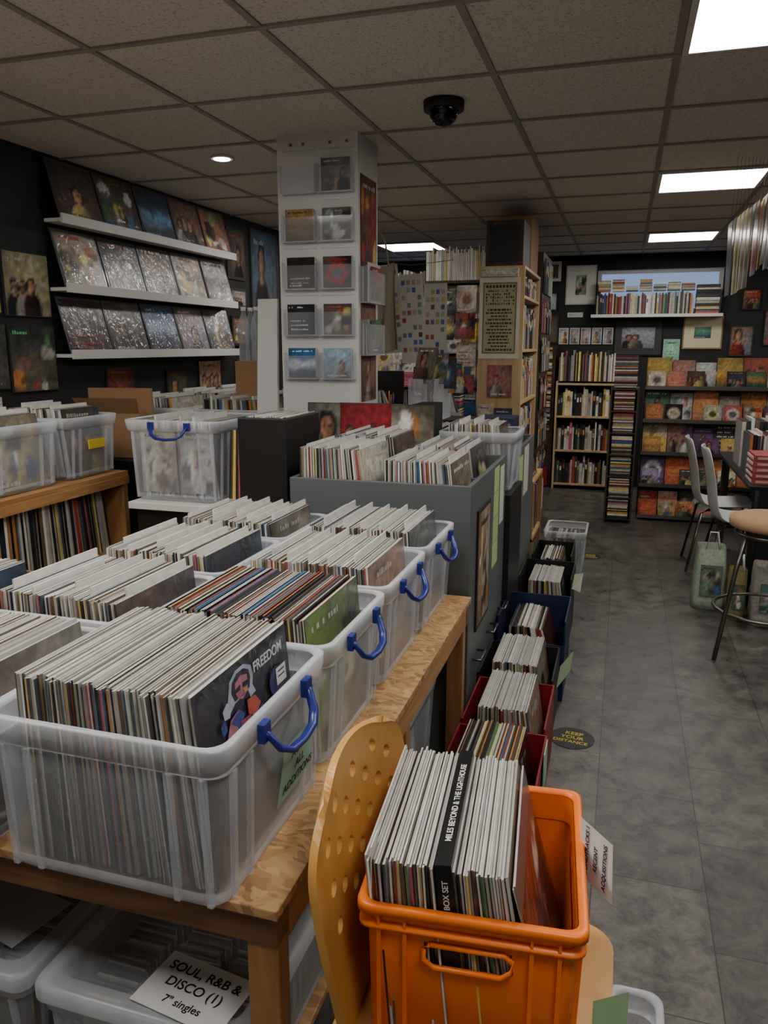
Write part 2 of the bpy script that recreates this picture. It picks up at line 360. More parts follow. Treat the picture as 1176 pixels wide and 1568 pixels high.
while x<XR: mb.box(x-.012,x+.012,YF,YB,H-.006,H-.0005,'grid') if x>XL else None; x+=.6
y=2.92-.6*7
while y<YB: mb.box(XL,XR,y-.012,y+.012,H-.007,H-.0005,'grid'); y+=.6
mb.build('ceiling_grid')
for (a,b) in ((.1,2.32),(.1,4.72),(.1,7.12),(-2.3,7.12),(.1,-.08),(-2.3,-.08),(2.3,2.32),(2.3,4.72),(2.3,7.12),(-2.3,1.12),(-1.1,1.12)):  # last entries are unseen fill panels, added to brighten left wall and far end
    mb=MB(); e=.014
    mb.box(a+e+.02,a+.6-e-.02,b+e+.02,b+.6-e-.02,H-.010,H-.007,'panel')
    for q in ((a+e,a+.6-e,b+e,b+e+.02),(a+e,a+.6-e,b+.6-e-.02,b+.6-e),(a+e,a+e+.02,b+e+.02,b+.6-e-.02),(a+.6-e-.02,a+.6-e,b+e+.02,b+.6-e-.02)):
        mb.box(*q,H-.014,H-.0005,'white')
    mb.build('ceiling_or_fill_light_panel')
for (cx,cyy,cr_) in ((-2.0,3.73,.04),(-1.93,5.02,.10),(-1.98,5.62,.09)):  # larger ones are added fill lamps, hidden by the pillar, brightening the magazine rack
    mb=MB(); mb.cyl((cx,cyy),cr_+.015,H-.012,H-.001,'white'); mb.cyl((cx,cyy),cr_,H-.014,H-.012,'spot'); mb.build('recessed_or_fill_downlight')
mb=MB(); c=(-.735,3.18); mb.cyl(c,.078,H-.035,H-.001,'black',r1=.08)
rg=[]
for i in range(7):
    a=math.radians(i*14); rg.append([(c[0]+.058*math.cos(a)*math.cos(t*math.pi/12),c[1]+.058*math.cos(a)*math.sin(t*math.pi/12),H-.035-.058*math.sin(a)) for t in range(24)])
mb.loft(rg,'glassdark',cap1=True); mb.build('security_dome_camera')
# ================================================================ PILLAR
px0,px1,py0,py1=-1.58,-1.19,3.47,3.76
mb=MB(); mb.box(px0,px1,py0,py1,0,H,'pillar'); mb.build('pillar')
mb=MB()
rows=[2.21,2.0,1.79,1.58,1.38]
cds={(0,1):(C(85,85,88),C(190,190,190),3),(1,0):(C(170,130,60),C(90,70,40),4),(1,1):(C(120,122,124),C(210,210,215),5),(2,0):(C(20,20,24),C(200,200,200),1),(2,1):(C(22,18,20),C(190,25,30),2),
 (3,0):(C(20,24,38),C(210,210,210),1),(3,1):(C(90,76,70),C(170,70,50),5),(4,0):(C(50,110,165),C(215,225,235),4),(4,1):(C(150,175,195),C(100,110,120),0)}
for r,z in enumerate(rows):
    for cidx in range(2):
        x=px0+.035+cidx*.18
        mb.box(x-.008,x+.158,py0-.034,py0-.032,z-.03,z+.075,'acrylic')
        mb.box(x-.008,x+.158,py0-.034,py0-.001,z-.034,z-.030,'tubrib')
        mb.box(x-.011,x-.008,py0-.034,py0-.001,z-.033,z+.09,'acrylic'); mb.box(x+.158,x+.161,py0-.034,py0-.001,z-.033,z+.09,'acrylic')
        mb.box(x-.008,x+.158,py0-.004,py0-.002,z+.15,z+.155,'tubrib')
        if (r,cidx) in cds:
            b,f,kk=cds[(r,cidx)]
            xx=x+.004+R.uniform(0,.006)
            mb.box(xx+.001,xx+.141,py0-.020,py0-.012,z-.028,z+.112,'paper',C(200,200,200))
            art(mb,(xx+.002,py0-.0205,z-.027),(.138,0,0),(0,0,.138),b,f,kk,'print')
for (x,z) in ((px0+.07,2.39),(px0+.13,2.39),(px0+.26,2.39),(px0+.34,2.39)): mb.box(x-.006,x+.006,py0-.004,py0-.0005,z-.006,z+.006,'steel')
mb.build('acrylic_cd_display')
X=px1+.003
mb=MB(); mb.box(px1+.0005,X,py0+.03,py0+.26,1.86,2.26,'paper',C(90,60,45)); art(mb,(X,py0+.03,1.86),(0,.23,0),(0,0,.40),C(140,62,42),C(205,160,110),5,'print')
mb.build('gig_poster')
mb=MB(); mb.box(px1+.0005,X,py0+.03,py0+.25,1.24,1.70,'paper',C(110,80,70)); art(mb,(X,py0+.03,1.24),(0,.22,0),(0,0,.46),C(140,96,80),C(80,50,50),0,'print')
mb.build('gig_poster')
mb=MB()
for (z,) in ((1.74,),(1.5,)):
    mb.box(px1+.045,px1+.048,py0+.02,py0+.26,z-.04,z+.10,'acrylic'); mb.box(px1+.004,px1+.048,py0+.02,py0+.26,z-.044,z-.04,'tubrib'); mb.box(px1+.004,px1+.048,py0+.017,py0+.02,z-.04,z+.12,'acrylic')
    for k_ in range(4): mb.box(px1+.010+k_*.008,px1+.013+k_*.008,py0+.03,py0+.22,z-.039,z+.11+R.uniform(-.02,.04),'paper',jit(R.choice(LIGHT+MUTE+DARK),.1))
    art(mb,(px1+.044,py0+.05,z-.03),(0,.16,0),(0,0,.15),jit(R.choice(MID)),None,None,'print')
mb.build('leaflet_holders')
# ================================================================ LEFT WALL
LB=[(C(78,60,52),C(140,100,76)),(C(60,44,40),C(190,110,40)),(C(34,60,104),C(100,150,190)),(C(92,74,62),C(165,120,95)),(C(150,106,86),C(205,60,70)),
    (C(185,170,160),C(165,60,50)),(C(60,58,64),C(165,70,60)),(C(90,80,72),C(130,120,110)),(C(178,156,132),C(90,60,60)),(C(165,162,156),C(80,70,70)),
    (C(62,34,36),C(150,55,50)),(C(30,28,30),C(215,35,35)),(C(76,100,140),C(160,180,210)),(C(130,106,126),C(190,155,170)),(C(74,62,50),C(165,140,115))]
for zi,z in enumerate((1.46,1.79,2.12)):
    mb=MB(); y0,y1=3.36,5.17
    mb.box(XL+.001,XL+.10,y0,y1,z-.018,z,'white'); mb.box(XL+.10,XL+.112,y0,y1,z-.026,z+.022,'white'); mb.build('picture_ledge',bevel=.002)
    mb=MB()
    for i in range(5):
        ya=y0+.008+i*.358+R.uniform(0,.006); w=.347; s=.298; xb,xt=XL+.09,XL+.018
        hz=math.sqrt(s*s-(xb-xt)**2)
        mb.hexa([(xb-.006,ya,z+.001),(xb,ya,z+.001),(xb,ya+w,z+.001),(xb-.006,ya+w,z+.001),(xt-.006,ya,z+hz),(xt,ya,z+hz),(xt,ya+w,z+hz),(xt-.006,ya+w,z+hz)],'sleeve',C(70,70,73))
        bg=LB[(2-zi)*5+i]
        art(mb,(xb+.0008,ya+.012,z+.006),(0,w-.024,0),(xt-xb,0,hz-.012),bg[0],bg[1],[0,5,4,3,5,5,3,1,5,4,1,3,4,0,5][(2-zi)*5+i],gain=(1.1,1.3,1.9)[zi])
    mb.build('vinyl_record_sleeves')
def wallpic(y0,y1,z0,z1,bg,fg,kind,name,fr=None,k='print'):
    mb=MB(); x=XL+.012
    mb.box(XL+.001,x,y0,y1,z0,z1,'paper',fr or C(45,45,45))
    b=.02 if fr else .004
    art(mb,(x,y0+b,z0+b),(0,y1-y0-2*b,0),(0,0,z1-z0-2*b),bg,fg,kind,k,gain=1.4); mb.build(name)
wallpic(3.04,3.345,1.64,1.94,C(160,150,115),C(150,120,90),3,'vinyl_record_sleeve')
wallpic(3.04,3.35,1.28,1.60,C(34,46,42),C(100,170,120),5,'vinyl_record_sleeve')
wallpic(2.70,3.01,1.65,1.97,C(195,175,45),C(30,70,120),2,'vinyl_record_sleeve')
wallpic(2.72,3.02,1.30,1.60,C(50,52,56),C(110,120,130),1,'vinyl_record_sleeve')
wallpic(2.74,2.96,1.18,1.27,C(205,205,205),C(60,60,60),1,'price_sign')
wallpic(5.22,5.50,1.98,2.34,C(100,80,72),C(150,80,60),0,'framed_photograph',C(60,55,50))
wallpic(5.25,5.5,1.78,1.92,C(160,155,145),C(60,60,60),3,'framed_photograph',C(60,55,50))
wallpic(5.6,6.05,1.66,2.38,C(70,94,112),C(150,170,180),0,'framed_painting',C(70,70,70))
wallpic(5.25,5.52,1.5,1.72,C(140,90,60),C(180,150,120),5,'framed_photograph',C(40,30,24))
wallpic(4.35,4.6,1.1,1.36,C(65,48,38),C(120,80,50),0,'framed_photograph',C(30,24,20))
wallpic(3.75,4.0,1.14,1.38,C(110,60,40),C(150,100,60),4,'vinyl_record_sleeve')
wallpic(4.75,5.05,1.12,1.4,C(150,120,90),C(90,60,50),3,'gig_poster')
wallpic(5.3,5.55,1.1,1.4,C(130,30,30),C(180,60,50),0,'gig_poster')
wallpic(6.15,6.6,1.5,2.3,C(120,100,80),C(150,140,120),5,'gig_poster',C(120,110,100))
# left shelving unit
mb=MB(); ux0,ux1,uy0,uy1=-2.78,-2.2,.9,3.06
for z in (.93,.57,.20): mb.box(ux0,ux1,uy0,uy1,z-.022,z,'pine')
for z in (.93,.57,.20): mb.box(ux1-.02,ux1+.004,uy0,uy1,z-.06,z-.022,'pine')
for y in (.9,1.55,2.22,3.02): mb.box(ux0,ux1,y,y+.03,0,.908,'pinez')
mb.box(ux0,ux0+.01,uy0,uy1,0,.9,'black'); mb.build('timber_record_shelf')
for (z,hh) in ((.571,.30),(.201,.30)):
    for (a,b) in ((1.6,2.2),(2.27,2.98)):
        mb=MB(); mb.M=Matrix.Translation((ux1-.05,a,0))@Matrix.Rotation(math.pi/2,4,'Z')
        stack(mb,0.06,b-a-.02,.0,.315,z,.30,44,.0,.12,'mix',lastart=False); mb.build('vinyl_records')
for (a,b) in ((1.75,2.18),(2.22,2.66),(2.70,3.05)):
    tub(-2.66,-2.22,a,b,.931,.27,'none'); mb=MB(); stack(mb,-2.59,-2.27,a+.05,b-a-.1,.945,.29,34,.0,.12,'white',div=11); mb.build('vinyl_records')
mb=MB(); mb.box(-2.219,-2.214,2.82,2.93,1.06,1.10,'paper',C(210,190,50)); o=mb.build('yellow_price_label')
mb=MB(); mb.box(-2.58,-2.3,2.215,2.219,1.20,1.25,'paper',C(205,180,175)); mb.build('genre_sign')
# ================================================================ WHITE SIDE TABLE + contents
mb=MB(); mb.box(-1.98,-1.24,2.74,3.36,.825,.855,'white'); mb.box(-1.96,-1.26,2.77,3.34,0,.825,'black'); mb.build('display_plinth',bevel=.003)
tub(-2.0,-1.55,2.765,3.2,.856,.345,'y')
mb=MB(); stack(mb,-1.93,-1.60,2.83,.32,.87,.325,30,0,.1,'white',div=9)
art(mb,(-1.95,2.815,.89),(.17,0,0),(0,0,.27),C(200,195,185),C(90,80,70),5); art(mb,(-1.76,2.815,.89),(.16,0,0),(0,0,.27),C(200,190,185),C(190,60,60),5); mb.build('vinyl_records')
mb=MB(); stack(mb,-1.54,-1.49,2.82,.32,.857,.31,6,-.06,-.04,'colour',lastart=False); mb.build('vinyl_records')
mb=MB(); mb.box(-1.465,-1.255,2.77,3.12,.857,1.22,'black')
stack(mb,-1.45,-1.27,2.8,.3,1.02,.205,24,0,0,'mix',lastart=False); mb.build('record_storage_box',bevel=.004)
mb=MB(); mb.box(-2.7,-1.65,3.5,5.2,.86,.89,'pine')
for x in (-2.66,-1.71):
    for y in (3.54,5.14): mb.box(x,x+.05,y-.02,y+.03,0,.86,'pinez')
mb.build('trestle_table')
for i in range(2):
    for j in range(3):
        xa=-2.66+i*.5; ya=3.55+j*.5
        tub(xa,xa+.46,ya,ya+.42,.891,.29,'none'); mb=MB(); stack(mb,xa+.06,xa+.40,ya+.05,.32,.905,.325,28,0,.12,'white',div=9); mb.build('vinyl_records')
mb=MB(); mb.box(-2.7,-2.15,3.2,3.49,0,.95,'black'); mb.build('display_plinth')
mb=MB(); mb.M=Matrix.Translation((-2.62,3.36,.951))@Matrix.Rotation(.15,4,'Z'); mb.box(0,.34,0,.02,.0,.34,'card'); mb.box(.02,.32,-.10,-.02,0.0,.22,'card'); mb.face([(.02,-.1,.22),(.32,-.1,.22),(.34,-.16,.30),(.0,-.16,.30)],'card'); mb.build('cardboard_box')
mb=MB(); mb.box(-2.24,-2.10,3.30,3.304,.951,1.16,'paper',C(90,80,75)); art(mb,(-2.24,3.2995,.951),(.14,0,0),(0,0,.20),C(60,60,80),C(190,170,160),0); mb.build('small_poster')
mb=MB(); mb.M=Matrix.Translation((-1.72,3.42,0)); 
mb.hexa([(-.03,0,0),(.10,0,0),(.10,.02,0),(-.03,.02,0),(.02,.05,1.72),(.12,.05,1.72),(.12,.07,1.72),(.02,.07,1.72)],'pillar'); mb.build('white_display_board')
mb=MB()
for i in range(4):
    x=-1.98+(i%2)*.075; z=1.42; y=3.86+(i//2)*.08
    f=lambda r,zz:[(x+r*math.cos(t*math.pi/8),y+r*math.sin(t*math.pi/8),zz) for t in range(16)]
    mb.loft([f(.028,z),f(.03,z+.02),f(.027,z+.09),f(.031,z+.12),f(.031,z+.17),f(.026,z+.21),f(.012,z+.25),f(.012,z+.28)],'tub',cap0=True); mb.loft([f(.014,z+.265),f(.014,z+.285)],'whitepl',cap1=True)
mb.box(-2.02,-1.86,3.82,3.98,1.22,1.42,'card'); mb.build('water_bottles')
# ================================================================ MAIN OSB TABLE
T=.651; TX=-.458
mb=MB(); mb.box(-1.93,TX,.93,2.52,T-.018,T,'osb'); 
mb.box(-1.93,TX-.005,.94,.985,T-.075,T-.018,'pinex'); mb.box(-1.93,TX-.005,2.46,2.50,T-.09,T-.018,'pinex')
mb.box(TX-.045,TX-.006,.985,2.46,T-.09,T-.018,'pine')
for x in (-1.92,-1.2,TX-.062):
    for y in (.945,1.7,2.42): mb.box(x,x+.055,y,y+.04,0,T-.075 if y==.945 else T-.09,'pinez')
mb.box(-1.85,-.55,1.0,2.4,.08,.1,'osb'); mb.build('osb_record_table',bevel=.002)
Y=[.88,1.31,1.706,2.10]; D=.385; hT=.268
st={0:('white',0),1:('colour',0),2:('white',12),3:('white',13)}
for i,y in enumerate(Y):
    d=.42 if i==0 else D
    tub(-.950 if i==0 else -.938,-.512,y,y+d,T+.001,hT+(.012 if i==0 else .004),'x',tp=.5 if i==0 else .8)
    mb=MB(); s,dv=st[i]
    if i==0:
        q=stack(mb,-.912,-.565,y+.052,.340,T+.012,.322,86,.0,.10,'white',lastart=False,pw=1.3)
    else:
        q=stack(mb,-.895,-.562,y+.03,.325,T+.012,.300,76 if i==1 else 64,.0,.08,s,div=dv,lastart=(i!=1))
    o=mb.build('vinyl_records')
    if i==0: freedom=(q,o)
    if i==1: g=(q,o)
for i,y in enumerate(Y):
    if i>0: tub(-1.385,-.962,y,y+D,T+.001,hT,'x')
    mb=MB(); stack(mb,-1.345,-1.010,y+.04,.32,T+.012,.292,62,.0,.08,'white',div=(0,13,10,9)[i]); mb.build('vinyl_records')
tub(-1.395,-.962,Y[0],Y[0]+.41,T+.001,hT,'none')
q,o=freedom
O,U,V=q[0],q[1]-q[0],q[2]-q[0]; N=U.cross(V).normalized()
mb=MB(); e=[.001]
def P(u,v): return O+U*u+V*v+N*e[0]
def mp(p): return (.12+p[0]*.88,.52+p[1]*.48)
def pl(pts,c,m=True): mb.face([P(*(mp(p) if m else p)) for p in pts],'cover',c); e[0]+=.0003
def el(cx,cy,rx,ry,c,n=20): pl([(cx+rx*math.cos(2*math.pi*i/n),cy+ry*math.sin(2*math.pi*i/n)) for i in range(n)],c)
PK=C(185,110,135); BL=C(60,80,150); LV=C(175,178,200); NV=C(26,28,50)
pl([(0,0),(1,0),(1,1),(0,1)],C(44,43,52),False)
pl([(.10,.30),(.20,.52),(.33,.60),(.48,.58),(.60,.46),(.66,.25),(.60,.0),(.12,.0)],NV)
pl([(.22,.72),(.24,.84),(.32,.92),(.42,.92),(.50,.85),(.52,.74),(.50,.62),(.53,.52),(.46,.5),(.44,.6),(.28,.58),(.2,.5),(.16,.56),(.2,.64)],LV)
pl([(.25,.72),(.27,.82),(.33,.88),(.41,.88),(.47,.82),(.48,.72),(.46,.62),(.28,.6)],NV)
pl([(.29,.70),(.30,.79),(.37,.83),(.44,.79),(.45,.69),(.42,.60),(.37,.56),(.32,.60)],PK)
pl([(.28,.72),(.355,.74),(.35,.68),(.29,.675)],C(20,20,30)); pl([(.375,.74),(.45,.725),(.44,.67),(.38,.68)],C(20,20,30)); pl([(.34,.61),(.40,.61),(.37,.595)],C(110,40,60))
pl([(.37,.67),(.39,.62),(.43,.62),(.43,.66)],C(215,150,80))
pl([(.14,.28),(.20,.46),(.30,.5),(.27,.3),(.2,.16)],PK); pl([(.2,.42),(.3,.5),(.36,.40),(.30,.28)],BL)
pl([(.40,.52),(.50,.5),(.56,.36),(.48,.26),(.40,.36)],C(190,90,75)); pl([(.30,.36),(.42,.34),(.44,.18),(.32,.16)],C(160,60,95)); pl([(.48,.28),(.58,.34),(.6,.14),(.5,.1)],BL)
pl([(.12,.62),(.17,.68),(.22,.62),(.19,.5),(.13,.52)],LV); pl([(.08,.48),(.13,.52),(.15,.4),(.1,.36)],BL)
el(.78,.44,.10,.17,C(40,50,105)); el(.80,.42,.06,.11,C(52,44,80)); pl([(.66,.26),(.76,.32),(.90,.28),(.98,.1),(.98,0),(.64,0)],C(36,46,105)); pl([(.72,.24),(.84,.26),(.88,.1),(.74,.08)],C(75,38,66))
pl([(.80,.70),(.92,.70),(.92,.80),(.80,.80)],C(225,225,225),False); pl([(.82,.74),(.90,.74),(.90,.75),(.82,.75)],C(60,60,60),False); pl([(.82,.77),(.90,.77),(.90,.78),(.82,.78)],C(60,60,60),False)
mb.build('front_cover',parent=o)
text('FREEDOM',frame(O+U*.70+V*.92+N*.012,U,V),.026,'textw',o,'cover_lettering')
q,o=g
O,U,V=q[0],q[1]-q[0],q[2]-q[0]; mb=MB(); art(mb,O+Vector((.001,0,0)),U,V,C(110,140,45),C(205,215,150),5); mb.build('front_cover',parent=o)
mb=MB(); LX=-.512+.003
a=[(LX-.016,1.08,T+.07),(LX-.016,1.22,T+.07),(LX+.002,1.22,T+.185),(LX+.002,1.08,T+.185)]
mb.face(a,'paper',C(150,190,175)); o=mb.build('artist_label')
for i,t in enumerate(('ACCESS','ALL','ADDITIONS')):
    text(t,frame((LX+.0025-.0045*i,1.15,T+.16-.030*i),(0,1,0),(.018,0,.115)),.024,'text',o,'label_lettering')
mb=MB(); a,b,c_,d=-1.90,-1.42,1.25,1.65
mb.box(a,b,c_,c_+.015,T+.001,T+.25,'pinex'); mb.box(a,b,d-.015,d,T+.001,T+.25,'pinex'); mb.box(a,a+.015,c_+.015,d-.015,T+.001,T+.25,'pine'); mb.box(b-.015,b,c_+.015,d-.015,T+.001,T+.25,'pine'); mb.box(a+.015,b-.015,c_+.015,d-.015,T+.001,T+.012,'osb'); mb.build('wooden_record_crate',bevel=.002)
mb=MB(); stack(mb,a+.07,b-.05,c_+.03,.33,T+.013,.28,44,0,.1,'white'); mb.build('vinyl_records')
for (xa,xb,ya,yb) in ((-.975,-.54,.96,1.5),(-1.42,-1.0,.96,1.5)):
    tub(xa,xb,ya,yb,.101,.24,'none' if xa>-1.2 else 'y',lid=True)
    mb=MB()
    for r in range(3):
        x=xa+.055+r*.12
        mb.M=Matrix.Translation((x,ya+.05,0))@Matrix.Rotation(math.pi/2,4,'Z')@Matrix.Translation((0,-.09,0)); stack(mb,0,yb-ya-.12,0,.09,.116,.175,60,0,.1,'mix',lastart=False)
    mb.M=Matrix.Identity(4); mb.build('seven_inch_singles')
tub(-1.86,-1.46,.98,1.5,.101,.24,'y',lid=True)
tub(-.86,-.535,1.96,2.36,.101,.33,'none'); mb=MB(); stack(mb,-.81,-.6,2.0,.3,.115,.30,22,0,.1,'mix',lastart=False); mb.build('vinyl_records')
mb=MB(); S=Matrix.Translation((-.675,1.025,.358))@Matrix.Rotation(-.14,4,'Z'); mb.M=S
mb.box(-.095,.095,-.062,.062,0,.0012,'paper',C(225,225,225)); o=mb.build('genre_sign')
for t,y,sz in (('SOUL, R&B &',.033,.028),('DISCO (1)',0,.028),('7" singles',-.035,.022)): text(t,S@Matrix.Translation((0,y,.0018)),sz,'text',o)
mb=MB(); S=Matrix.Translation((-1.15,1.10,.358))@Matrix.Rotation(-.2,4,'Z'); mb.M=S; mb.box(-.1,.1,-.07,.07,0,.0012,'paper',C(175,175,180)); mb.build('blank_sign')
# ================================================================ GREY CABINETS
def cabinet(x0,x1,y0,y1,z,name='grey_record_cabinet'):
    mb=MB(); t=.018; d=.22
    mb.box(x0,x1,y0,y0+t,0,z,'grey'); mb.box(x0,x1,y1-t,y1,0,z,'grey'); mb.box(x0,x0+t,y0+t,y1-t,0,z,'grey'); mb.box(x1-t,x1,y0+t,y1-t,0,z,'grey')
    mb.box(x0+t,x1-t,y0+t,y1-t,z-d-.02,z-d,'grey'); xm=(x0+x1)/2; mb.box(xm-.008,xm+.008,y0+t,y1-t,z-d,z-.02,'grey')
    ym=(y0+y1)/2; mb.box(x0+t,x1-t,ym-.008,ym+.008,z-d,z-.04,'grey')
    return mb.build(name,bevel=.002)
cabinet(-1.15,-.475,2.56,3.38,1.03); cabinet(-1.12,-.475,3.80,4.5,1.0)
for (xa,xb) in ((-1.125,-.85),(-.795,-.53)):
    for (ya) in (2.60,3.0):
        mb=MB(); stack(mb,xa,xb,ya,.33,.812,.305+(.02 if xa<-1 else -.015),48,0,.13,'white',div=13); mb.build('vinyl_records')
for (xa,xb) in ((-1.09,-.83),(-.78,-.53)):
    mb=MB(); stack(mb,xa,xb,3.83,.31,.785,.31,38,0,.14,'white',div=11); mb.build('vinyl_records')
mb=MB(); mb.box(-1.15,-.45,3.385,3.79,.0,.849,'black'); mb.box(-1.5,-1.15,3.385,3.44,0,.94,'black'); mb.build('display_plinth')
tub(-.80,-.44,3.43,3.76,.85,.27,'none')
mb=MB(); stack(mb,-.75,-.50,3.46,.26,.865,.29,32,0,.1,'white',div=10); mb.build('vinyl_records')
for (xa,z,bg,fg,kd,tw) in ((-1.43,.945,C(130,128,122),C(60,60,60),0,.1),(-1.27,.947,C(165,42,54),C(215,200,190),3,-.1),(-1.07,.943,C(95,90,72),C(160,150,110),5,.15),):
    mb=MB(); mb.M=Matrix.Translation((xa,3.40,z))@Matrix.Rotation(-.06,4,'X'); mb.box(0,.26,0,.005,0,.295,'sleeve',C(50,50,50)); art(mb,(.004,-.0005,.004),(.252,0,0),(0,0,.287),bg,fg,kd,'print',1.1); mb.build('vinyl_record_sleeve')
mb=MB(); mb.box(-1.15,-.8,3.385,3.44,.85,.939,'black'); mb.build('display_plinth')
X=-.474
mb=MB(); mb.box(-.475,X+.006,2.68,2.95,.46,.92,'paper',C(40,30,25)); art(mb,(X+.006,2.695,.475),(0,.24,0),(0,0,.43),C(135,104,72),C(80,62,48),5,'print'); mb.build('framed_poster')
mb=MB()
for i in range(4): mb.box(-.475,X,3.05+.004*i,3.19,.60+i*.105,.70+i*.105,'paper',jit(C(165,190,125),.08)); 
mb.build('green_notices')
mb=MB(); mb.box(-.475,X,3.22,3.33,.75,1.0,'paper',C(195,195,180)); mb.build('price_notice')
mb=MB(); mb.box(-.475,X,3.85,4.0,.7,.95,'paper',C(165,190,125)); mb.box(-.475,X,4.05,4.25,.72,.98,'paper',C(190,188,175)); mb.build('green_notices')
for i in range(3):
    mb=MB(); y=2.66+i*.3; mb.tube([(X,y,.36),(X+.03,y,.36),(X+.03,y+.1,.36),(X,y+.1,.36)],.005,'steel'); mb.build('cabinet_handle')
mb=MB(); y0,y1=4.52,5.05
mb.box(-1.0,-.47,y0,y1,.70,.72,'osb'); mb.box(-1.0,-.47,y0,y1,.35,.37,'osb')
for y in (y0,y1-.03): mb.box(-1.0,-.47,y,y+.03,0,.70,'pinez')
mb.build('osb_shelf')
for z in (.371,.02):
    mb=MB(); mb.M=Matrix.Translation((-.49,y0+.05,0))@Matrix.Rotation(math.pi/2,4,'Z'); stack(mb,.03,.4,0,.3,z,.28,26,0,.1,'colour',lastart=False); mb.build('vinyl_records')
# ================================================================ FLOOR BOXES ALONG AISLE
def obox(x0,x1,y0,y1,z0,h,k,name='record_box',n=26,style='mix',rh=.31,tilt=.15,front=.7):
    mb=MB(); t=.006
    mb.box(x0,x1,y0,y1,z0,z0+.006,k); 
    mb.box(x0,x1,y0,y0+t,z0+.006,z0+h*front,k); mb.box(x0,x1,y1-t,y1,z0+.006,z0+h,k); mb.box(x0,x0+t,y0+t,y1-t,z0+.006,z0+h,k); mb.box(x1-t,x1,y0+t,y1-t,z0+.006,z0+h,k); mb.build(name)
    mb=MB(); stack(mb,x0+.05,x1-.02,y0+.02,min(.315,y1-y0-.04),z0+.008,rh,n,0,tilt,style); mb.build('vinyl_records')
obox(-.455,-.165,1.95,2.33,.001,.27,'red',n=40,style='colour')
obox(-.455,-.175,2.36,2.72,.001,.27,'red',n=38,style='white')
obox(-.47,-.185,2.75,3.1,.001,.27,'black',n=36,style='white',)
obox(-.46,-.17,3.16,3.52,.001,.36,'bluebox',n=18,style='mix',tilt=.3)
obox(-.46,-.19,3.85,4.2,.001,.34,'black',n=28,style='white')
obox(-.44,-.22,4.3,4.65,.001,.34,'black',n=22,style='mix')
tub(-.45,-.17,5.06,5.42,.001,.3,'none'); mb=MB(); stack(mb,-.40,-.24,5.09,.28,.015,.24,10,0,.1,'mix'); mb.build('vinyl_records')
mb=MB(); mb.box(-.16,-.157,2.15,2.25,.17,.3,'paper',C(150,195,165)); mb.build('green_price_tag')
mb=MB(); mb.face([(-.17,2.74,.25),(-.13,2.86,.27),(-.12,2.86,.36),(-.16,2.74,.34)],'paper',C(175,200,160)); mb.build('green_price_tag')
mb=MB(); mb.face([(-.19,3.9,.28),(-.15,3.98,.24),(-.14,4.0,.34),(-.18,3.9,.36)],'paper',C(205,215,190)); mb.build('price_tag')
for (x,y,r) in ((-.107,2.85,.085),(-.16,5.62,.08)):
    mb=MB(); mb.cyl((x,y),r,.0005,.002,'black',n=36); o=mb.build('floor_distance_sticker')
    for i,t in enumerate(('KEEP','YOUR','DISTANCE')): text(t,frame((x+.006*(1-i),y+.035-.033*i,.0025),(1,-.12,0),(.12,1,0)),.032 if i<2 else .028,'texty',o)
# ================================================================ PLYWOOD CHAIR
mb=MB()
cy=1.075; W=.222
NU,NV=9,12
def surf(u,v):
    w=W*(.82+.18*math.sin(min(1,v*1.4)*math.pi/2))
    if v>.70: w*=math.sqrt(max(0,1-((v-.70)/.30)**2.8*.60))
    z=.47+.405*v - .030*u*u*max(0,(v-.3)/.7)
    x=-.352-.045*v**1.2 +.02*u*u
    return (x,cy+u*w,z)
holes={(i,j) for j in range(5,11) for i in range(1,8) if (i+j)%2==0 and not(j>=10 and i in(1,7))}
for i in range(NU):
    for j in range(NV):
        u0,u1=-1+2*i/NU,-1+2*(i+1)/NU; v0,v1=j/NV,(j+1)/NV
        if (i,j) in holes:
            uc,vc=(u0+u1)/2,(v0+v1)/2
            sq=[(-1,-1),(-.5,-1),(0,-1),(.5,-1),(1,-1),(1,-.5),(1,0),(1,.5),(1,1),(.5,1),(0,1),(-.5,1),(-1,1),(-1,.5),(-1,0),(-1,-.5)]
            out=[surf(uc+a*(u1-u0)/2,vc+b*(v1-v0)/2) for a,b in sq]
            inn=[surf(uc+a/math.hypot(a,b)*(u1-u0)*.28,vc+b/math.hypot(a,b)*(v1-v0)*.38) for a,b in sq]
            for t in range(16): mb.face([out[t],out[(t+1)%16],inn[(t+1)%16],inn[t]],'ply')
        else:
            for a in range(4):
                for b in range(4):
                    q=[(u0+(u1-u0)*a/4,v0+(v1-v0)*b/4),(u0+(u1-u0)*(a+1)/4,v0+(v1-v0)*b/4),(u0+(u1-u0)*(a+1)/4,v0+(v1-v0)*(b+1)/4),(u0+(u1-u0)*a/4,v0+(v1-v0)*(b+1)/4)]
                    mb.face([surf(*k) for k in q],'ply')
par=bpy.data.objects.new('plywood_chair',None); bpy.context.collection.objects.link(par)
o=mb.build('back_rest',par)
bm=bmesh.new(); bm.from_mesh(o.data); bmesh.ops.remove_doubles(bm,verts=bm.verts,dist=.0004); bm.to_mesh(o.data); bm.free()
so=o.modifiers.new('solid','SOLIDIFY'); so.thickness=.012; so.offset=0
mb=MB()
rg=[rr(-.355,.045,cy-.215,cy+.215,z,.06,6) for z in (.44,.455)]
mb.loft(rg,'ply',cap0=True,cap1=True,smooth=False)
mb.box(-.360,-.347,cy-.17,cy+.17,.44,.50,'ply')
mb.build('seat',par)
mb=MB()
for (sx,x) in ((-1,-.30),(1,.0)):
    for sy in (-1,1):
        mb.tube([(x,cy+sy*.17,.44),(x+sx*.02,cy+sy*.19,.25),(x+sx*.06,cy+sy*.2,.0)],.016,'ply',n=10)
mb.tube([(-.31,cy-.18,.3),(-.31,cy+.18,.3)],.011,'ply'); mb.build('legs',par)
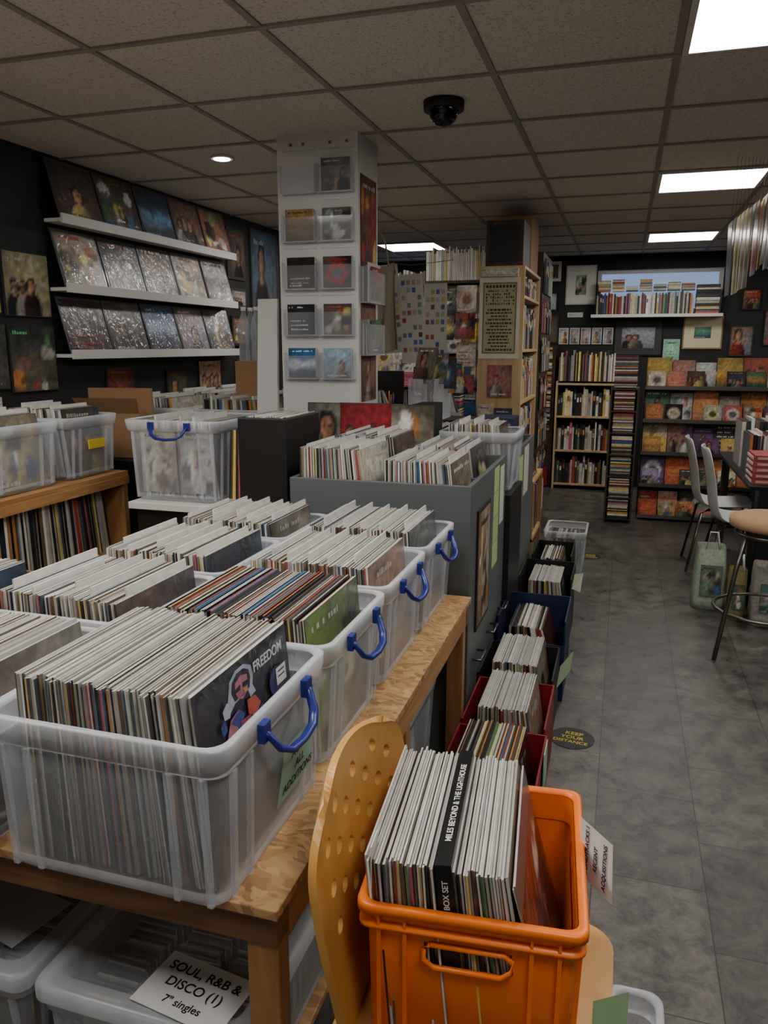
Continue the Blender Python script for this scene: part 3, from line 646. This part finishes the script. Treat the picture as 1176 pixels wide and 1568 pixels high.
# ================================================================ ORANGE CRATE
RC=Matrix.Translation((-.322,.903,0))@Matrix.Rotation(math.radians(5),4,'Z')@Matrix.Translation((.324,-.901,0))
mb=MB(); mb.M=RC; x0,x1,y0,y1,z0,z1=-.324,.003,.901,1.265,.457,.72
def g(i,z,r=.02): return rr(x0+i,x1-i,y0+i,y1-i,z,r)
hz0,hz1=.628,.664; hx0,hx1=-.225,-.10
ti=lambda z:.012+.006*(1-(z-z0)/(z1-z0))
mb.loft([g(ti(z0),z0),g(ti(hz0),hz0)],'orange',cap0=True)
mb.loft([g(ti(hz1),hz1),g(ti(z1-.02),z1-.02)],'orange')
ra,rb=g(ti(hz0),hz0),g(ti(hz1),hz1); n=len(ra)
for j in range(n):
    a,b=ra[j],ra[(j+1)%n]; c_,d=rb[(j+1)%n],rb[j]
    if abs(a[1]-ra[0][1])<.003 and abs(b[1]-ra[0][1])<.003 and abs(a[0]-b[0])>.1:
        ya,yb=a[1],d[1]
        for (p,q_) in ((min(a[0],b[0]),hx0),(hx1,max(a[0],b[0]))):
            mb.face([(p,ya,hz0),(q_,ya,hz0),(q_,yb,hz1),(p,yb,hz1)],'orange')
    else: mb.face([a,b,c_,d],'orange',smooth=True)
yf=y0+ti(.645)
mb.tube([(hx0+.01,yf-.004,hz1),(hx0,yf-.004,hz1-.008),(hx0,yf-.006,hz0+.012),(hx0+.015,yf-.006,hz0),(hx1-.015,yf-.006,hz0),(hx1,yf-.006,hz0+.012),(hx1,yf-.004,hz1-.008),(hx1-.01,yf-.004,hz1),(hx0+.01,yf-.004,hz1)],.004,'orange')
mb.loft([g(.012,z1-.040),g(.002,z1-.038),g(.002,z1-.033),g(.012,z1-.031)],'orange')
mb.loft([g(.012,z1-.016),g(.0,z1-.014),g(0,z1-.002),g(.003,z1),g(.012,z1),g(.014,z1-.006)],'orange')
mb.loft([g(.015,z1-.006),g(.016,hz1+.002)],'orange'); mb.loft([g(.017,hz0-.002),g(.020,z0+.01)],'orange')
for fx in (-.29,-.252,-.073,-.035):
    mb.box(fx-.002,fx+.002,y0+.003,y0+.02,z1-.033,z1-.014,'orange'); 
    mb.hexa([(fx-.003,y0+.010,z0+.01),(fx+.003,y0+.010,z0+.01),(fx+.003,y0+.02,z0+.01),(fx-.003,y0+.02,z0+.01),(fx-.003,y0+.004,z1-.04),(fx+.003,y0+.004,z1-.04),(fx+.003,y0+.014,z1-.04),(fx-.003,y0+.014,z1-.04)],'orange')
for fy in (.95,1.02,1.15,1.22):
    mb.hexa([(x1-.02,fy-.003,z0+.01),(x1-.010,fy-.003,z0+.01),(x1-.010,fy+.003,z0+.01),(x1-.02,fy+.003,z0+.01),(x1-.014,fy-.003,z1-.04),(x1-.004,fy-.003,z1-.04),(x1-.004,fy+.003,z1-.04),(x1-.014,fy+.003,z1-.04)],'orange')
mb.build('orange_plastic_crate')
yl=.923
mb=MB(); mb.M=RC
stack(mb,-.292,-.186,yl,.318,.47,.312,30,.07,.09,'white',lastart=False)
mb.build('vinyl_records')
mb=MB(); mb.M=RC; a=.10; s_,c_=math.sin(a),math.cos(a); bx=-.181
def p(u,y,w): return (bx+u*c_-w*s_,y,.47+u*s_+w*c_)
mb.hexa([p(0,yl-.003,0),p(.024,yl-.003,0),p(.024,yl+.318,0),p(0,yl+.318,0),p(0,yl-.003,.318),p(.024,yl-.003,.318),p(.024,yl+.318,.318),p(0,yl+.318,.318)],'sleeve',C(14,14,15)); o=mb.build('record_box_set')
text('MILES BEYOND & THE LIGHTHOUSE',RC@frame(p(.013,yl+.16,.3188),(0,1,0),(-1,0,-.1)),.0135,'textw',o)
text('BOX SET',RC@frame(p(.013,yl-.0036,.27),(-.1,0,1),(-1,0,-.1)),.012,'textw',o)
mb=MB(); mb.M=RC; stack(mb,-.153,-.058,yl,.318,.47,.312,27,.11,.17,'white',lastart=False); mb.build('vinyl_records')
mb=MB(); mb.M=RC; q=stack(mb,-.028,-.022,yl,.318,.47,.308,2,.25,.27,'white',lastart=False)
O,U,V=q[0],q[1]-q[0],q[2]-q[0]; art(mb,O+Vector((.0006,0,0)),U,V,C(120,50,36),C(205,110,60),5); mb.build('front_record')
mb=MB(); mb.M=RC; mb.box(-.305,-.3035,yl-.002,yl+.04,.70,.80,'paper',C(220,218,212)); mb.build('genre_divider_card')
mb=MB(); A,B=Vector((-.022,1.15,.760)),Vector((.028,1.09,.760)); dz=Vector((.004,-.004,-.10))
mb.face([A+dz,B+dz,B,A],'paper',C(235,235,238)); o=mb.build('soundtracks_sign')
Uu=(B-A).normalized(); Nn=Uu.cross(Vector((0,0,1)))
for i,t in enumerate(('SOUNDTRACKS 1','RECENT','ACQUISITIONS')):
    text(t,frame((A+B)/2+dz*.5+(B-A)*(-.28+.28*i)+Nn*.0015,(0,0,1),tuple(-Uu)),.0118,'text',o)
mb=MB(); mb.face([(.014,.91,.50),(.060,.94,.50),(.058,.94,.645),(.012,.91,.645)],'paper',C(165,200,150)); o=mb.build('bargain_sign')
for i,t in enumerate(('anything £2.50 or under','free here in the shop')): text(t,frame((.028+.02*i,.922+.012*i,.573),(0,0,1),(-.046,-.03,0)),.0115,'text',o)
tub(.04,.15,1.05,1.4,.001,.24,'none')
# ================================================================ FAR BOOKCASES
def books(mb,x0,x1,y,z,hmin,hmax,d=.16,tmin=.012,tmax=.035,pal=None):
    x=x0
    while x<x1-.01:
        t=R.uniform(tmin,tmax); t=min(t,x1-x); h=R.uniform(hmin,hmax); c=jit(R.choice(pal or (DARK+MID+LIGHT)),.25)
        mb.box(x,x+t*.94,y+R.uniform(0,.012),y+d,z,z+h,'book',c)
        if t>.02: mb.box(x+t*.2,x+t*.74,y-.001,y+.003,z+h*.6,z+h*.8,'book',jit(R.choice(LIGHT+MID)))
        x+=t
def hstack(mb,x0,x1,y0,y1,z0,z1,th=.011,pal=None,wj=.006):
    z=z0
    while z<z1-.003:
        t=th*R.uniform(.8,1.2); c=jit(R.choice(pal or (DARK+MID+LIGHT)),.25); mb.box(x0+R.uniform(0,wj),x1-R.uniform(0,wj),y0+R.uniform(0,wj),y1,z,min(z1,z+t*.92),'book',c); z+=t
bx0,bx1,by0,by1=-.93,-.64,5.12,6.05
mb=MB(); mb.box(bx0,bx1,by0,by0+.02,0,2.0,'light'); mb.box(bx0,bx1,by1-.02,by1,0,2.0,'light'); mb.box(bx0,bx0+.015,by0+.02,by1-.02,0,2.0,'light')
for z in (.06,.42,.78,1.12,1.46,1.80,1.98): mb.box(bx0+.015,bx1,by0+.02,by1-.02,z,z+.02,'light')
mb.build('tall_bookcase',bevel=.002)
mb=MB(); mb.M=Matrix.Translation((bx1-.02,by0+.03,0))@Matrix.Rotation(math.pi/2,4,'Z')
for z in (.081,.441,.801,1.141,1.481): books(mb,0,by1-by0-.06,0,z,.2,.29,.2)
books(mb,0,by1-by0-.06,0,1.821,.1,.14,.2)
mb.M=Matrix.Identity(4); mb.build('books')
def ypic(x0,x1,z0,z1,y,bg,fg,kind,name,fr=None,b=.015,k='print',inner=None):
    mb=MB(); mb.box(x0,x1,y-.015,y-.001,z0,z1,'paper',fr or bg)
    if not fr: b=.003
    if inner:
        mb.face([(x0+b,y-.0156,z0+b),(x1-b,y-.0156,z0+b),(x1-b,y-.0156,z1-b),(x0+b,y-.0156,z1-b)],'paper',inner[0]); ii=inner[1]
        art(mb,(x0+ii,y-.016,z0+ii),(x1-x0-2*ii,0,0),(0,0,z1-z0-2*ii),bg,fg,kind,k)
    else: art(mb,(x0+b,y-.0156,z0+b),(x1-x0-2*b,0,0),(0,0,z1-z0-2*b),bg,fg,kind,k)
    return mb.build(name)
mb=MB(); yy=by0-.001; mb.box(-.925,-.665,yy-.004,yy,1.42,1.93,'paper',C(205,200,180))
mb.face([(-.905,yy-.0045,1.45),(-.685,yy-.0045,1.45),(-.685,yy-.0045,1.90),(-.905,yy-.0045,1.90)],'paper',C(165,158,120))
INK=C(62,56,42)
def ib(x0,x1,z0,z1,e=.005,c=None): mb.face([(x0,yy-e,z0),(x1,yy-e,z0),(x1,yy-e,z1),(x0,yy-e,z1)],'paper',c or INK)
for (a,b,c_,d) in ((-.900,-.690,1.455,1.459),(-.900,-.690,1.891,1.895),(-.900,-.896,1.459,1.891),(-.694,-.690,1.459,1.891)): ib(a,b,c_,d)
for i in range(9):
    x=-.885+i*.0215; ib(x,x+.015,1.865,1.882)
for r in range(5):
    for cc in range(13):
        if R.random()<.75:
            x=-.885+cc*.0145; z=1.76+r*.02; ib(x,x+R.uniform(.006,.012),z,z+R.uniform(.008,.015),.005,jit(R.choice([INK,INK,C(110,95,65)]),.2))
for i in range(13):
    z=1.735-i*.021; x=-.795-R.uniform(.05,.09); xe=-1.59-x
    while x<xe:
        l=R.uniform(.008,.028); ib(x,min(x+l,xe),z-(.010 if i%4 else .013),z); x+=l+.005
mb.build('concert_bill_poster')
ypic(-.86,-.70,1.17,1.38,by0,C(130,100,78),C(60,45,35),3,'small_poster')
ypic(-.92,-.82,.95,1.12,by0,C(185,180,170),C(60,60,60),0,'small_poster'); ypic(-.81,-.69,.9,1.1,by0,C(70,66,105),C(190,180,170),0,'small_poster')
ypic(-.90,-.76,.74,.88,by0,C(185,180,160),C(80,60,60),1,'small_poster'); ypic(-.91,-.68,1.935,1.985,by0,C(200,198,190),C(80,60,60),1,'shelf_sign')
mb=MB(); mb.box(-.9,-.66,5.15,5.5,2.002,2.28,'dwood'); mb.box(-.88,-.68,5.147,5.15,2.03,2.25,'black'); mb.build('loudspeaker',bevel=.004)
mb=MB(); mb.box(-.92,-.66,5.55,6.0,2.002,2.36,'card'); mb.build('cardboard_box')
mb=MB(); mb.box(-.94,-.64,6.2,6.9,0,2.2,'dwood'); mb.M=Matrix.Translation((-.63,6.22,0))@Matrix.Rotation(math.pi/2,4,'Z')
for z in (.1,.4,.7,1.0,1.3,1.6,1.9): books(mb,0,.66,-.006,z,.2,.27,.01)
mb.build('dark_bookcase')
# ================================================================ MIDDLE
mb=MB(); mb.box(-2.0,-.97,6.3,6.34,0,1.98,'dwood')
for r,z in enumerate((.9,1.17,1.44,1.71)): mb.box(-2.0,-.97,6.2,6.3,z-.02,z,'dwood')
mb.box(-1.55,-.97,6.12,6.34,1.98,2.0,'dwood'); mb.build('magazine_rack')
mb=MB()
for r,z in enumerate((.9,1.17,1.44,1.71)):
    x=-1.99; w=.19; i=0
    while x+w<-.97:
        bg=fg=kd=None
        if r==2 and i==4: bg,fg,kd=C(220,190,60),C(200,40,30),0
        art(mb,(x,6.180,z+.003),(w-.004,0,0),(0,.04,.255),bg or jit(R.choice(MID+MUTE+LIGHT),.2),fg,kd,'print',1.4)
        if R.random()<.4 and bg is None: art(mb,(x+.03,6.165,z+.003),(w-.05,0,0),(0,.012,.12),jit(R.choice(MID+LIGHT),.2),fg,kd,'print',1.3)
        x+=w; i+=1
mb.build('magazines')
mb=MB(); x=-1.54
while x<-1.0:
    t=R.uniform(.006,.016); mb.box(x,x+t*.8,6.14,6.33,2.002,2.002+R.uniform(.2,.26),'sleeve',jit(R.choice(LIGHT+LIGHT+[C(190,165,90),C(200,180,120)]))); x+=t
mb.build('magazine_backissues')
mb=MB(); x=-1.98
while x<-1.58:
    t=R.uniform(.01,.025); mb.box(x,x+t*.8,6.25,6.36,1.981,1.981+R.uniform(.06,.12),'sleeve',jit(R.choice(LIGHT+MUTE))); x+=t
mb.build('magazine_backissues')
mb=MB(); mb.box(-2.3,-1.0,4.6,5.2,1.0,1.03,'light'); mb.box(-2.28,-1.02,4.63,5.18,0,1.0,'dwood'); mb.build('sales_counter',bevel=.003)
mb=MB(); mb.box(-1.72,-1.40,4.98,5.01,1.12,1.34,'black'); mb.box(-1.58,-1.54,4.99,5.03,1.03,1.12,'black'); mb.box(-1.65,-1.47,4.93,5.08,1.03,1.04,'black'); mb.build('computer_monitor',bevel=.003)
for (xa,ya,w,d,hh) in ((-1.22,4.65,.16,.12,.10),(-1.9,4.7,.25,.2,.2),(-1.12,5.0,.1,.15,.26),(-1.75,4.66,.2,.2,.1),(-1.3,5.02,.14,.14,.22)):
    mb=MB(); hstack(mb,xa,xa+w,ya,ya+d,1.031,1.03+hh,.008); mb.build('paper_stack')
for (xx,yy_,rot,n) in ((-1.52,4.68,.3,12),(-1.32,4.82,-.4,10),(-1.62,4.85,.9,9),(-1.1,4.70,.2,7)):
    mb=MB(); mb.M=Matrix.Translation((xx,yy_,1.031))@Matrix.Rotation(rot,4,'Z'); stack(mb,.02,.14,-.06,.14,.001,.15+R.uniform(0,.06),n,0,.35,'colour',lastart=True)
    mb.box(0,.15,-.07,-.066,0,.07,'tubrib'); mb.box(0,.15,.09,.094,0,.07,'tubrib'); mb.box(0,.004,-.066,.09,0,.07,'tubrib'); mb.box(.146,.15,-.066,.09,0,.07,'tubrib'); mb.build('cd_browser_box')
for (cx,cyy) in ((-1.42,4.72),(-1.18,4.86)):
    mb=MB(); mb.cyl((cx,cyy),.035,1.031,1.13,'acrylic')
    for k_ in range(7):
        a=k_*.9; mb.tube([(cx+.015*math.cos(a),cyy+.015*math.sin(a),1.035),(cx+.035*math.cos(a),cyy+.035*math.sin(a),1.20+.01*(k_%3))],.0035,['blue','red','orange','whitepl','black','text','steel'][k_],n=6)
    mb.build('pen_pot')
mb=MB(); mb.tube([(-1.24,4.9,1.031),(-1.24,4.9,1.5)],.008,'steel')
for r in range(3):
    for s_ in range(3):
        a=s_*2.1+.4*r; ux,uy=math.cos(a),math.sin(a); art(mb,(-1.24+uy*.05-ux*.05,4.9-ux*.05-uy*.05,1.1+r*.14),(ux*.1,uy*.1,0),(0,0,.13),jit(R.choice(MUTE+LIGHT+MUTE)),None,None,'print',1.1)
mb.build('postcard_spinner')
mb=MB(); mb.tube([(-1.45,4.4,1.98),(-1.2,4.42,1.95),(-.97,4.5,1.98)],.002,'steel',n=5)
for i in range(3):
    x=-1.42+i*.145; z1=1.95-.05*i; yy=4.40+.03*i
    mb.M=Matrix.Translation((x,yy,z1))@Matrix.Rotation(-.10+.05*i,4,'Y')@Matrix.Rotation(.25-.18*i,4,'Z')
    mb.box(0,.14,-.001,0,-.50,0,'paper',C(176,172,162))
    for a in range(4):
        for b in range(11):
            if R.random()<.66:
                xx=.012+a*.031; zz=-.48+b*.042; mb.face([(xx,-.002,zz),(xx+.021,-.002,zz),(xx+.021,-.002,zz+.026),(xx,-.002,zz+.026)],'paper',jit(R.choice([C(70,90,150),C(140,70,60),C(170,150,80),C(90,125,90),C(110,90,125),C(60,60,70),C(165,130,130),C(150,145,140),C(120,118,115)]),.2))
mb.M=Matrix.Identity(4); mb.build('hanging_sticker_sheets')
mb=MB(); rings=[]
for j in range(10):
    f=j/9; z=1.93-.46*f
    rings.append([(-1.30+.085*u+.012*math.sin(3*f+4*u),4.15+.014*math.sin(9*u+2*f)*(.3+f)+.01*u,z-.012*math.cos(3*u)) for u in [k_/6-1 for k_ in range(13)]])
mb.loft(rings,'paper',C(150,138,118),closed=False)
mb.loft([[(q_[0],q_[1]+.02+.02*(j/9),q_[2]) for q_ in r_] for j,r_ in enumerate(rings)],'paper',C(140,128,110),closed=False)
for sx in (-1,1): mb.tube([(-1.30+sx*.05,4.15,1.92),(-1.30+sx*.03,4.15,2.05),(-1.30,4.15,2.1)],.005,'paper',C(150,138,118))
mb.build('hanging_tote_bag')
mb=MB(); 
for k_ in range(8): mb.box(-1.78+k_*.11,-1.775+k_*.11,5.5,5.505,0,1.9,'steel')
for k_ in range(12): mb.box(-1.78,-1.0,5.495,5.5,.3+k_*.14,.304+k_*.14,'steel')
mb.build('gridwall_panel')
mb=MB()
for r in range(5):
    for cc in range(5):
        if R.random()<.85: art(mb,(-1.77+cc*.155+R.uniform(-.01,.01),5.485-.01*(r%2),.98+r*.19+R.uniform(-.01,.01)),(.14,0,0),(0,.01,R.choice([.14,.17,.18])),jit(R.choice(MID+LIGHT+MUTE),.2),None,None,'print',1.4)
mb.build('music_prints')
mb=MB(); 
for k_ in range(4):
    mb.M=Matrix.Translation((-1.07+.03*k_,4.0+.1*k_,1.33-.03*k_))@Matrix.Rotation(.3*k_-.4,4,'Z')@Matrix.Rotation(-.3,4,'X'); art(mb,(0,0,0),(.13,0,0),(0,0,.17),jit(R.choice(MUTE+DARK)),None,None,'print',1.1)
mb.M=Matrix.Identity(4); mb.box(-1.09,-.95,3.98,4.4,1.1,1.33,'tub'); mb.box(-1.1,-.8,4.2,4.48,.785,1.099,'black'); mb.build('leaflet_stand')
for (xa,ya,zz,w,d,hh,k) in ((-1.08,3.45,.85,.12,.3,.36,'red'),(-.95,3.47,.85,.1,.28,.38,'black'),(-.76,4.2,.785,.2,.25,.33,'bluebox')):
    mb=MB(); mb.box(xa,xa+w,ya,ya+d,zz,zz+hh,k); art(mb,(xa+.01,ya-.0005,zz+.02),(w-.02,0,0),(0,0,hh-.04)); mb.build('record_box_file')
mb=MB(); mb.M=Matrix.Translation((-.98,4.55,.72)); stack(mb,.08,.48,.02,.3,0.001,.3,30,0,.25,'white',div=9); mb.build('vinyl_records')
# ================================================================ BACK WALL
y=YB
fr=[(-.88,-.69,2.16,2.39,C(80,80,82),C(150,150,150),0,C(15,15,15),(C(190,190,190),.045)),(-.65,-.34,1.93,2.33,C(150,170,150),C(90,130,100),5,C(190,188,180),(C(215,213,206),.1)),(-.88,-.73,1.87,2.06,C(190,190,188),C(120,120,120),1,C(30,30,30),None),
(-.62,-.46,1.80,1.85,C(200,200,200),C(100,100,100),1,C(205,205,205),None),(-.92,-.71,1.53,1.82,C(85,74,64),C(110,100,90),0,C(60,46,36),None),
(-.13,.36,1.40,1.77,C(150,150,150),C(60,60,60),3,C(10,10,10),(C(60,60,60),.08)),(.37,.53,1.34,1.57,C(150,200,170),C(70,90,80),1,C(150,190,170),None),(.55,.93,1.47,1.80,C(120,160,110),C(60,120,90),4,C(150,115,75),(C(210,200,165),.11)),
(1.0,1.22,1.40,1.70,C(135,112,90),C(70,60,50),0,C(60,50,40),None),(1.08,1.26,1.85,2.06,C(160,45,35),C(170,150,130),3,C(20,15,15),None),(1.3,1.55,1.5,1.85,C(90,90,90),C(150,150,150),0,C(15,15,15),None),(1.32,1.6,1.95,2.25,C(100,76,60),C(150,120,90),5,C(15,15,15),None),(-1.3,-1.0,1.5,2.0,C(100,90,76),C(150,120,90),0,C(15,15,15),None),(-.95,-.72,1.3,1.5,C(185,175,60),C(60,60,60),1,C(20,20,20),None),(1.0,1.12,1.2,1.36,C(90,110,150),C(60,60,60),3,C(90,80,70),None),(-.12,.05,1.2,1.36,C(160,110,80),C(60,60,60),5,C(90,80,70),None)]
for (a,b,c_,d,bg,fg,kd,f,inn) in fr: ypic(a,b,c_,d,y,bg,fg,kd,'framed_picture',f,.014,'print',inn)
for i in range(5): ypic(-.70+i*.115,-.60+i*.115,1.52,1.69,y,C(170,170,170),C(50,50,50),0,'small_photograph',C(200,200,200),.008)
mb=MB(); mb.box(-.37,.90,y-.2,y-.001,1.79,1.82,'white'); mb.build('wall_shelf')
mb=MB(); books(mb,-.33,.62,y-.18,1.821,.17,.22,.15,.01,.022); hstack(mb,.64,.86,y-.18,y-.04,1.821,2.1,.014)
for i in range(7): xx=-.31+i*.135; hstack(mb,xx,xx+.125,y-.17,y-.04,2.05,2.05+R.uniform(.04,.12),.011,LIGHT+MID)
mb.build('books')
def bookcase(x0,x1,y0,y1,zs,top,k,name):
    mb=MB(); mb.box(x0,x0+.02,y0,y1,0,top,k); mb.box(x1-.02,x1,y0,y1,0,top,k); mb.box(x0+.02,x1-.02,y1-.01,y1,0,top,'dwood')
    for z in zs: mb.box(x0+.02,x1-.02,y0,y1-.01,z-.02,z,k)
    mb.build(name,bevel=.002)
bookcase(-.68,-.05,8.35,8.68,(.06,.42,.78,1.12),1.14,'light','oak_bookcase')
mb=MB()
for z in (.061,.421,.781): books(mb,-.655,-.08,8.38,z,.2,.3,.2)
books(mb,-.66,-.07,8.38,1.141,.24,.32,.2,.008,.02); mb.build('books')
mb=MB(); mb.box(-1.02,-.70,8.4,8.68,0,1.5,'dwood'); 
for i in range(7): hstack(mb,-.99,-.73,8.38,8.4,.62+i*.125,.735+i*.125,.014)
art(mb,(-.97,8.397,.32),(.22,0,0),(0,0,.28),C(50,48,46),C(190,180,170),0); mb.box(-1.0,-.73,8.34,8.4,.03,.22,'red'); mb.build('media_cabinet')
mb=MB(); a,b,c_,d=-.10,.13,6.8,7.0
mb.box(a,a+.015,c_,d,0,1.16,'dwood'); mb.box(b-.015,b,c_,d,0,1.16,'dwood'); mb.box(a+.015,b-.015,d-.01,d,0,1.16,'dwood')
for i in range(7): mb.box(a+.015,b-.015,c_,d-.01,.03+i*.185,.042+i*.185,'dwood')
mb.build('cd_tower')
mb=MB()
for i in range(6): hstack(mb,a+.03,b-.03,c_+.005,d-.02,.043+i*.185,.205+i*.185,.0105,MID+DARK+LIGHT+[C(130,40,40)]*3)
hstack(mb,a+.02,b-.02,c_+.02,d-.03,1.161,1.42,.0105,LIGHT+DARK+MID); mb.build('cd_cases')
mb=MB(); rx0,rx1,ry=.18,2.2,7.15
zs=(.03,.31,.59,.87,1.15)
for z in zs: mb.box(rx0,rx1,ry-.14,ry+.02,z-.012,z,'black'); mb.box(rx0,rx1,ry-.142,ry-.138,z-.012,z+.02,'steel')
mb.box(rx0,rx1,ry+.02,ry+.04,0,1.22,'black'); mb.box(rx0,rx1,ry+.04,ry+.35,0,1.18,'black'); mb.build('cd_display_rack')
mb=MB()
BR=[C(190,95,66),C(80,120,150),C(200,172,90),C(112,76,120),C(205,200,190),C(60,60,64),C(155,60,56),C(90,125,98),C(200,130,80),C(175,150,180),C(220,215,200),C(40,36,40),C(200,195,185),C(150,140,130)]
for z in zs:
    x=rx0+.008; 
    while x<rx1-.2:
        w=R.choice([.16,.18,.2]); art(mb,(x,ry-.05,z+.003),(w,0,0),(0,.05,w+.05),jit(R.choice(BR),.2),None,None,'print',1.35); x+=w+.006
    x=rx0+.02
    while x<rx1-.2:
        w=.14
        if R.random()<.85: art(mb,(x,ry-.11,z+.003),(w,0,0),(0,.04,w),jit(R.choice(BR),.2),None,None,'print',1.35)
        x+=w+.015
mb.build('cd_cases')
mb=MB(); books(mb,.2,1.3,ry+.08,1.181,.06,.10,.15,.01,.02); mb.build('cd_cases')
# ================================================================ RIGHT
mb=MB(); tx0,tx1,ty0,ty1=.72,2.0,4.72,6.3
mb.box(tx0,tx1,ty0,ty1,.70,.72,'cloth'); mb.box(tx0+.02,tx1,ty0,ty0+.008,.04,.70,'cloth')
for k_ in range(13):
    x=tx0+.04+k_*.1; mb.tube([(x,ty0,.04),(x+.01,ty0,.4),(x,ty0,.7)],.013,'cloth',n=6)
for x in (tx0+.03,tx1-.08):
    for yy in (ty0+.03,ty1-.08): mb.box(x,x+.05,yy,yy+.05,0,.70,'dwood')
mb.build('cloth_covered_table')
mb=MB()
for i in range(5): mb.box(.74+i*.002,.99,4.80,5.06,.721+i*.034,.752+i*.034,'book',jit(C(165,70,72),.2)); mb.box(.737,.742,4.82,5.04,.728+i*.034,.742+i*.034,'book',C(200,190,180)); mb.box(.76,.96,4.797,4.801,.730+i*.034,.743+i*.034,'book',C(200,170,150))
mb.box(1.02,1.3,4.8,5.05,.721,.9,'book',C(185,180,175)); mb.build('book_pile')
mb=MB(); mb.M=Matrix.Translation((.70,5.12,.721)); stack(mb,.06,.6,0,.3,0,.25,30,0,.2,'colour',div=6); mb.M=Matrix.Identity(4); mb.build('vinyl_records')
mb=MB(); mb.M=Matrix.Translation((.70,5.5,.721)); stack(mb,.06,.8,0,.3,0,.30,30,0,.2,'mix',div=5); mb.build('vinyl_records')
def shellchair(cx,cy):
    par=bpy.data.objects.new('white_shell_chair',None); bpy.context.collection.objects.link(par)
    prof=[(.20,.43),(.17,.445),(.08,.44),(-.05,.43),(-.13,.44),(-.185,.48),(-.205,.56),(-.215,.66),(-.235,.76),(-.26,.86),(-.272,.90)]
    mb=MB(); rings=[]
    for i,(x,z) in enumerate(prof):
        w=.2 if i<8 else (.195,.175,.13)[i-8]
        rings.append([(cx+x+(.035*(u*u) if i>4 else 0),cy+u*w,z+(.03*u*u if i<=5 else 0)) for u in [k/6-1 for k in range(13)]])
    mb.loft(rings,'whitepl',closed=False); o=mb.build('shell',par); s=o.modifiers.new('s','SOLIDIFY'); s.thickness=.008
    o.modifiers.new('sub','SUBSURF').levels=1
    mb=MB()
    for sy in (-1,1):
        mb.tube([(cx+.2,cy+sy*.2,0),(cx+.15,cy+sy*.17,.4),(cx+.1,cy+sy*.12,.42),(cx-.1,cy+sy*.12,.42),(cx-.15,cy+sy*.17,.4),(cx-.22,cy+sy*.21,0)],.009,'steel')
    mb.build('legs',par)
shellchair(.76,5.12); shellchair(.70,5.62)
par=bpy.data.objects.new('bar_stool',None); bpy.context.collection.objects.link(par)
mb=MB(); c=(.73,3.98); f=lambda r,z:[(c[0]+r*math.cos(t*math.pi/16),c[1]+r*math.sin(t*math.pi/16),z) for t in range(32)]
mb.loft([f(.17,.645),f(.195,.655),f(.2,.675),f(.195,.695),f(.17,.705),f(.08,.708)],'beige',cap0=True,cap1=True); mb.build('seat',par)
mb=MB(); 
for a in (35,125,215,305):
    a=math.radians(a); mb.tube([(c[0]+.15*math.cos(a),c[1]+.15*math.sin(a),.645),(c[0]+.2*math.cos(a),c[1]+.2*math.sin(a),.45),(c[0]+.28*math.cos(a),c[1]+.28*math.sin(a),.008)],.011,'steel')
rp=lambda r,z:[(c[0]+r*math.cos(t*math.pi/12),c[1]+r*math.sin(t*math.pi/12),z) for t in range(25)]
mb.tube(rp(.235,.24),.009,'steel'); mb.tube(rp(.165,.62),.009,'steel'); mb.build('legs',par)
def bag(cx,cy,w,d,h,col,fg):
    mb=MB(); rg=[]
    for i in range(7):
        f=i/6; k=1-.15*f; rg.append([(cx+(p[0])*k*(1+R.uniform(-.05,.05)),cy+p[1]*k*(1+R.uniform(-.08,.08)),.002+h*f) for p in rr(-w/2,w/2,-d/2,d/2,0,.04,3)])
    mb.loft(rg,'cover',col,cap0=True); 
    mb.tube([(cx-w*.2,cy-d*.4,h),(cx-w*.1,cy-d*.4,h+.1),(cx+w*.1,cy-d*.4,h+.1),(cx+w*.2,cy-d*.4,h)],.006,'whitepl')
    art(mb,(cx-w*.33,cy-d*.58,h*.25),(w*.66,0,0),(0,.01,h*.5),fg,jit(R.choice(MID)),5); mb.build('carrier_bag')
bag(.55,4.72,.18,.2,.36,C(170,185,165),C(110,140,130)); bag(.84,4.50,.2,.2,.33,C(185,180,172),C(90,150,140)); bag(.68,4.55,.10,.16,.28,C(150,140,90),C(80,90,80))
# record sleeves hanging edge-on from the ceiling on strings
mb=MB(); 
for i in range(13):
    x=.462+i*.019; yy=4.33+.018*i; z1=2.10+.016*i+R.uniform(-.01,.01); hh=.33+R.uniform(0,.07); sk=R.uniform(-.015,.015)
    mb.hexa([(x+sk,yy,z1-hh),(x+sk+.004,yy,z1-hh),(x+sk+.004,yy+.16,z1-hh),(x+sk,yy+.16,z1-hh),(x,yy,z1),(x+.004,yy,z1),(x+.004,yy+.16,z1),(x,yy+.16,z1)],'sleeve',jit(R.choice(LIGHT[3:]+MUTE+MID[:5]+[C(200,180,110)]),.25))
    mb.tube([(x+.002,yy+.08,z1),(x+.01,yy+.08,H-.008)],.0008,'steel',n=4)
mb.build('hanging_record_sleeves')
# ================================================================ WORLD + CAMERA
w=bpy.data.worlds.new('sky'); bpy.context.scene.world=w; w.use_nodes=True
w.node_tree.nodes['Background'].inputs[0].default_value=(.45,.62,1,1); w.node_tree.nodes['Background'].inputs[1].default_value=.7
cam=bpy.data.cameras.new('camera'); co=bpy.data.objects.new('camera',cam); bpy.context.collection.objects.link(co)
cam.sensor_fit='VERTICAL'; cam.sensor_height=24; cam.lens=24*1178/1568; cam.clip_start=.05
th,ph=math.radians(17.1),math.radians(12.17)
F=Vector((-math.sin(th)*math.cos(ph),math.cos(th)*math.cos(ph),-math.sin(ph)))
co.location=(0,0,1.5); co.rotation_euler=F.to_track_quat('-Z','Y').to_euler()
bpy.context.scene.camera=co
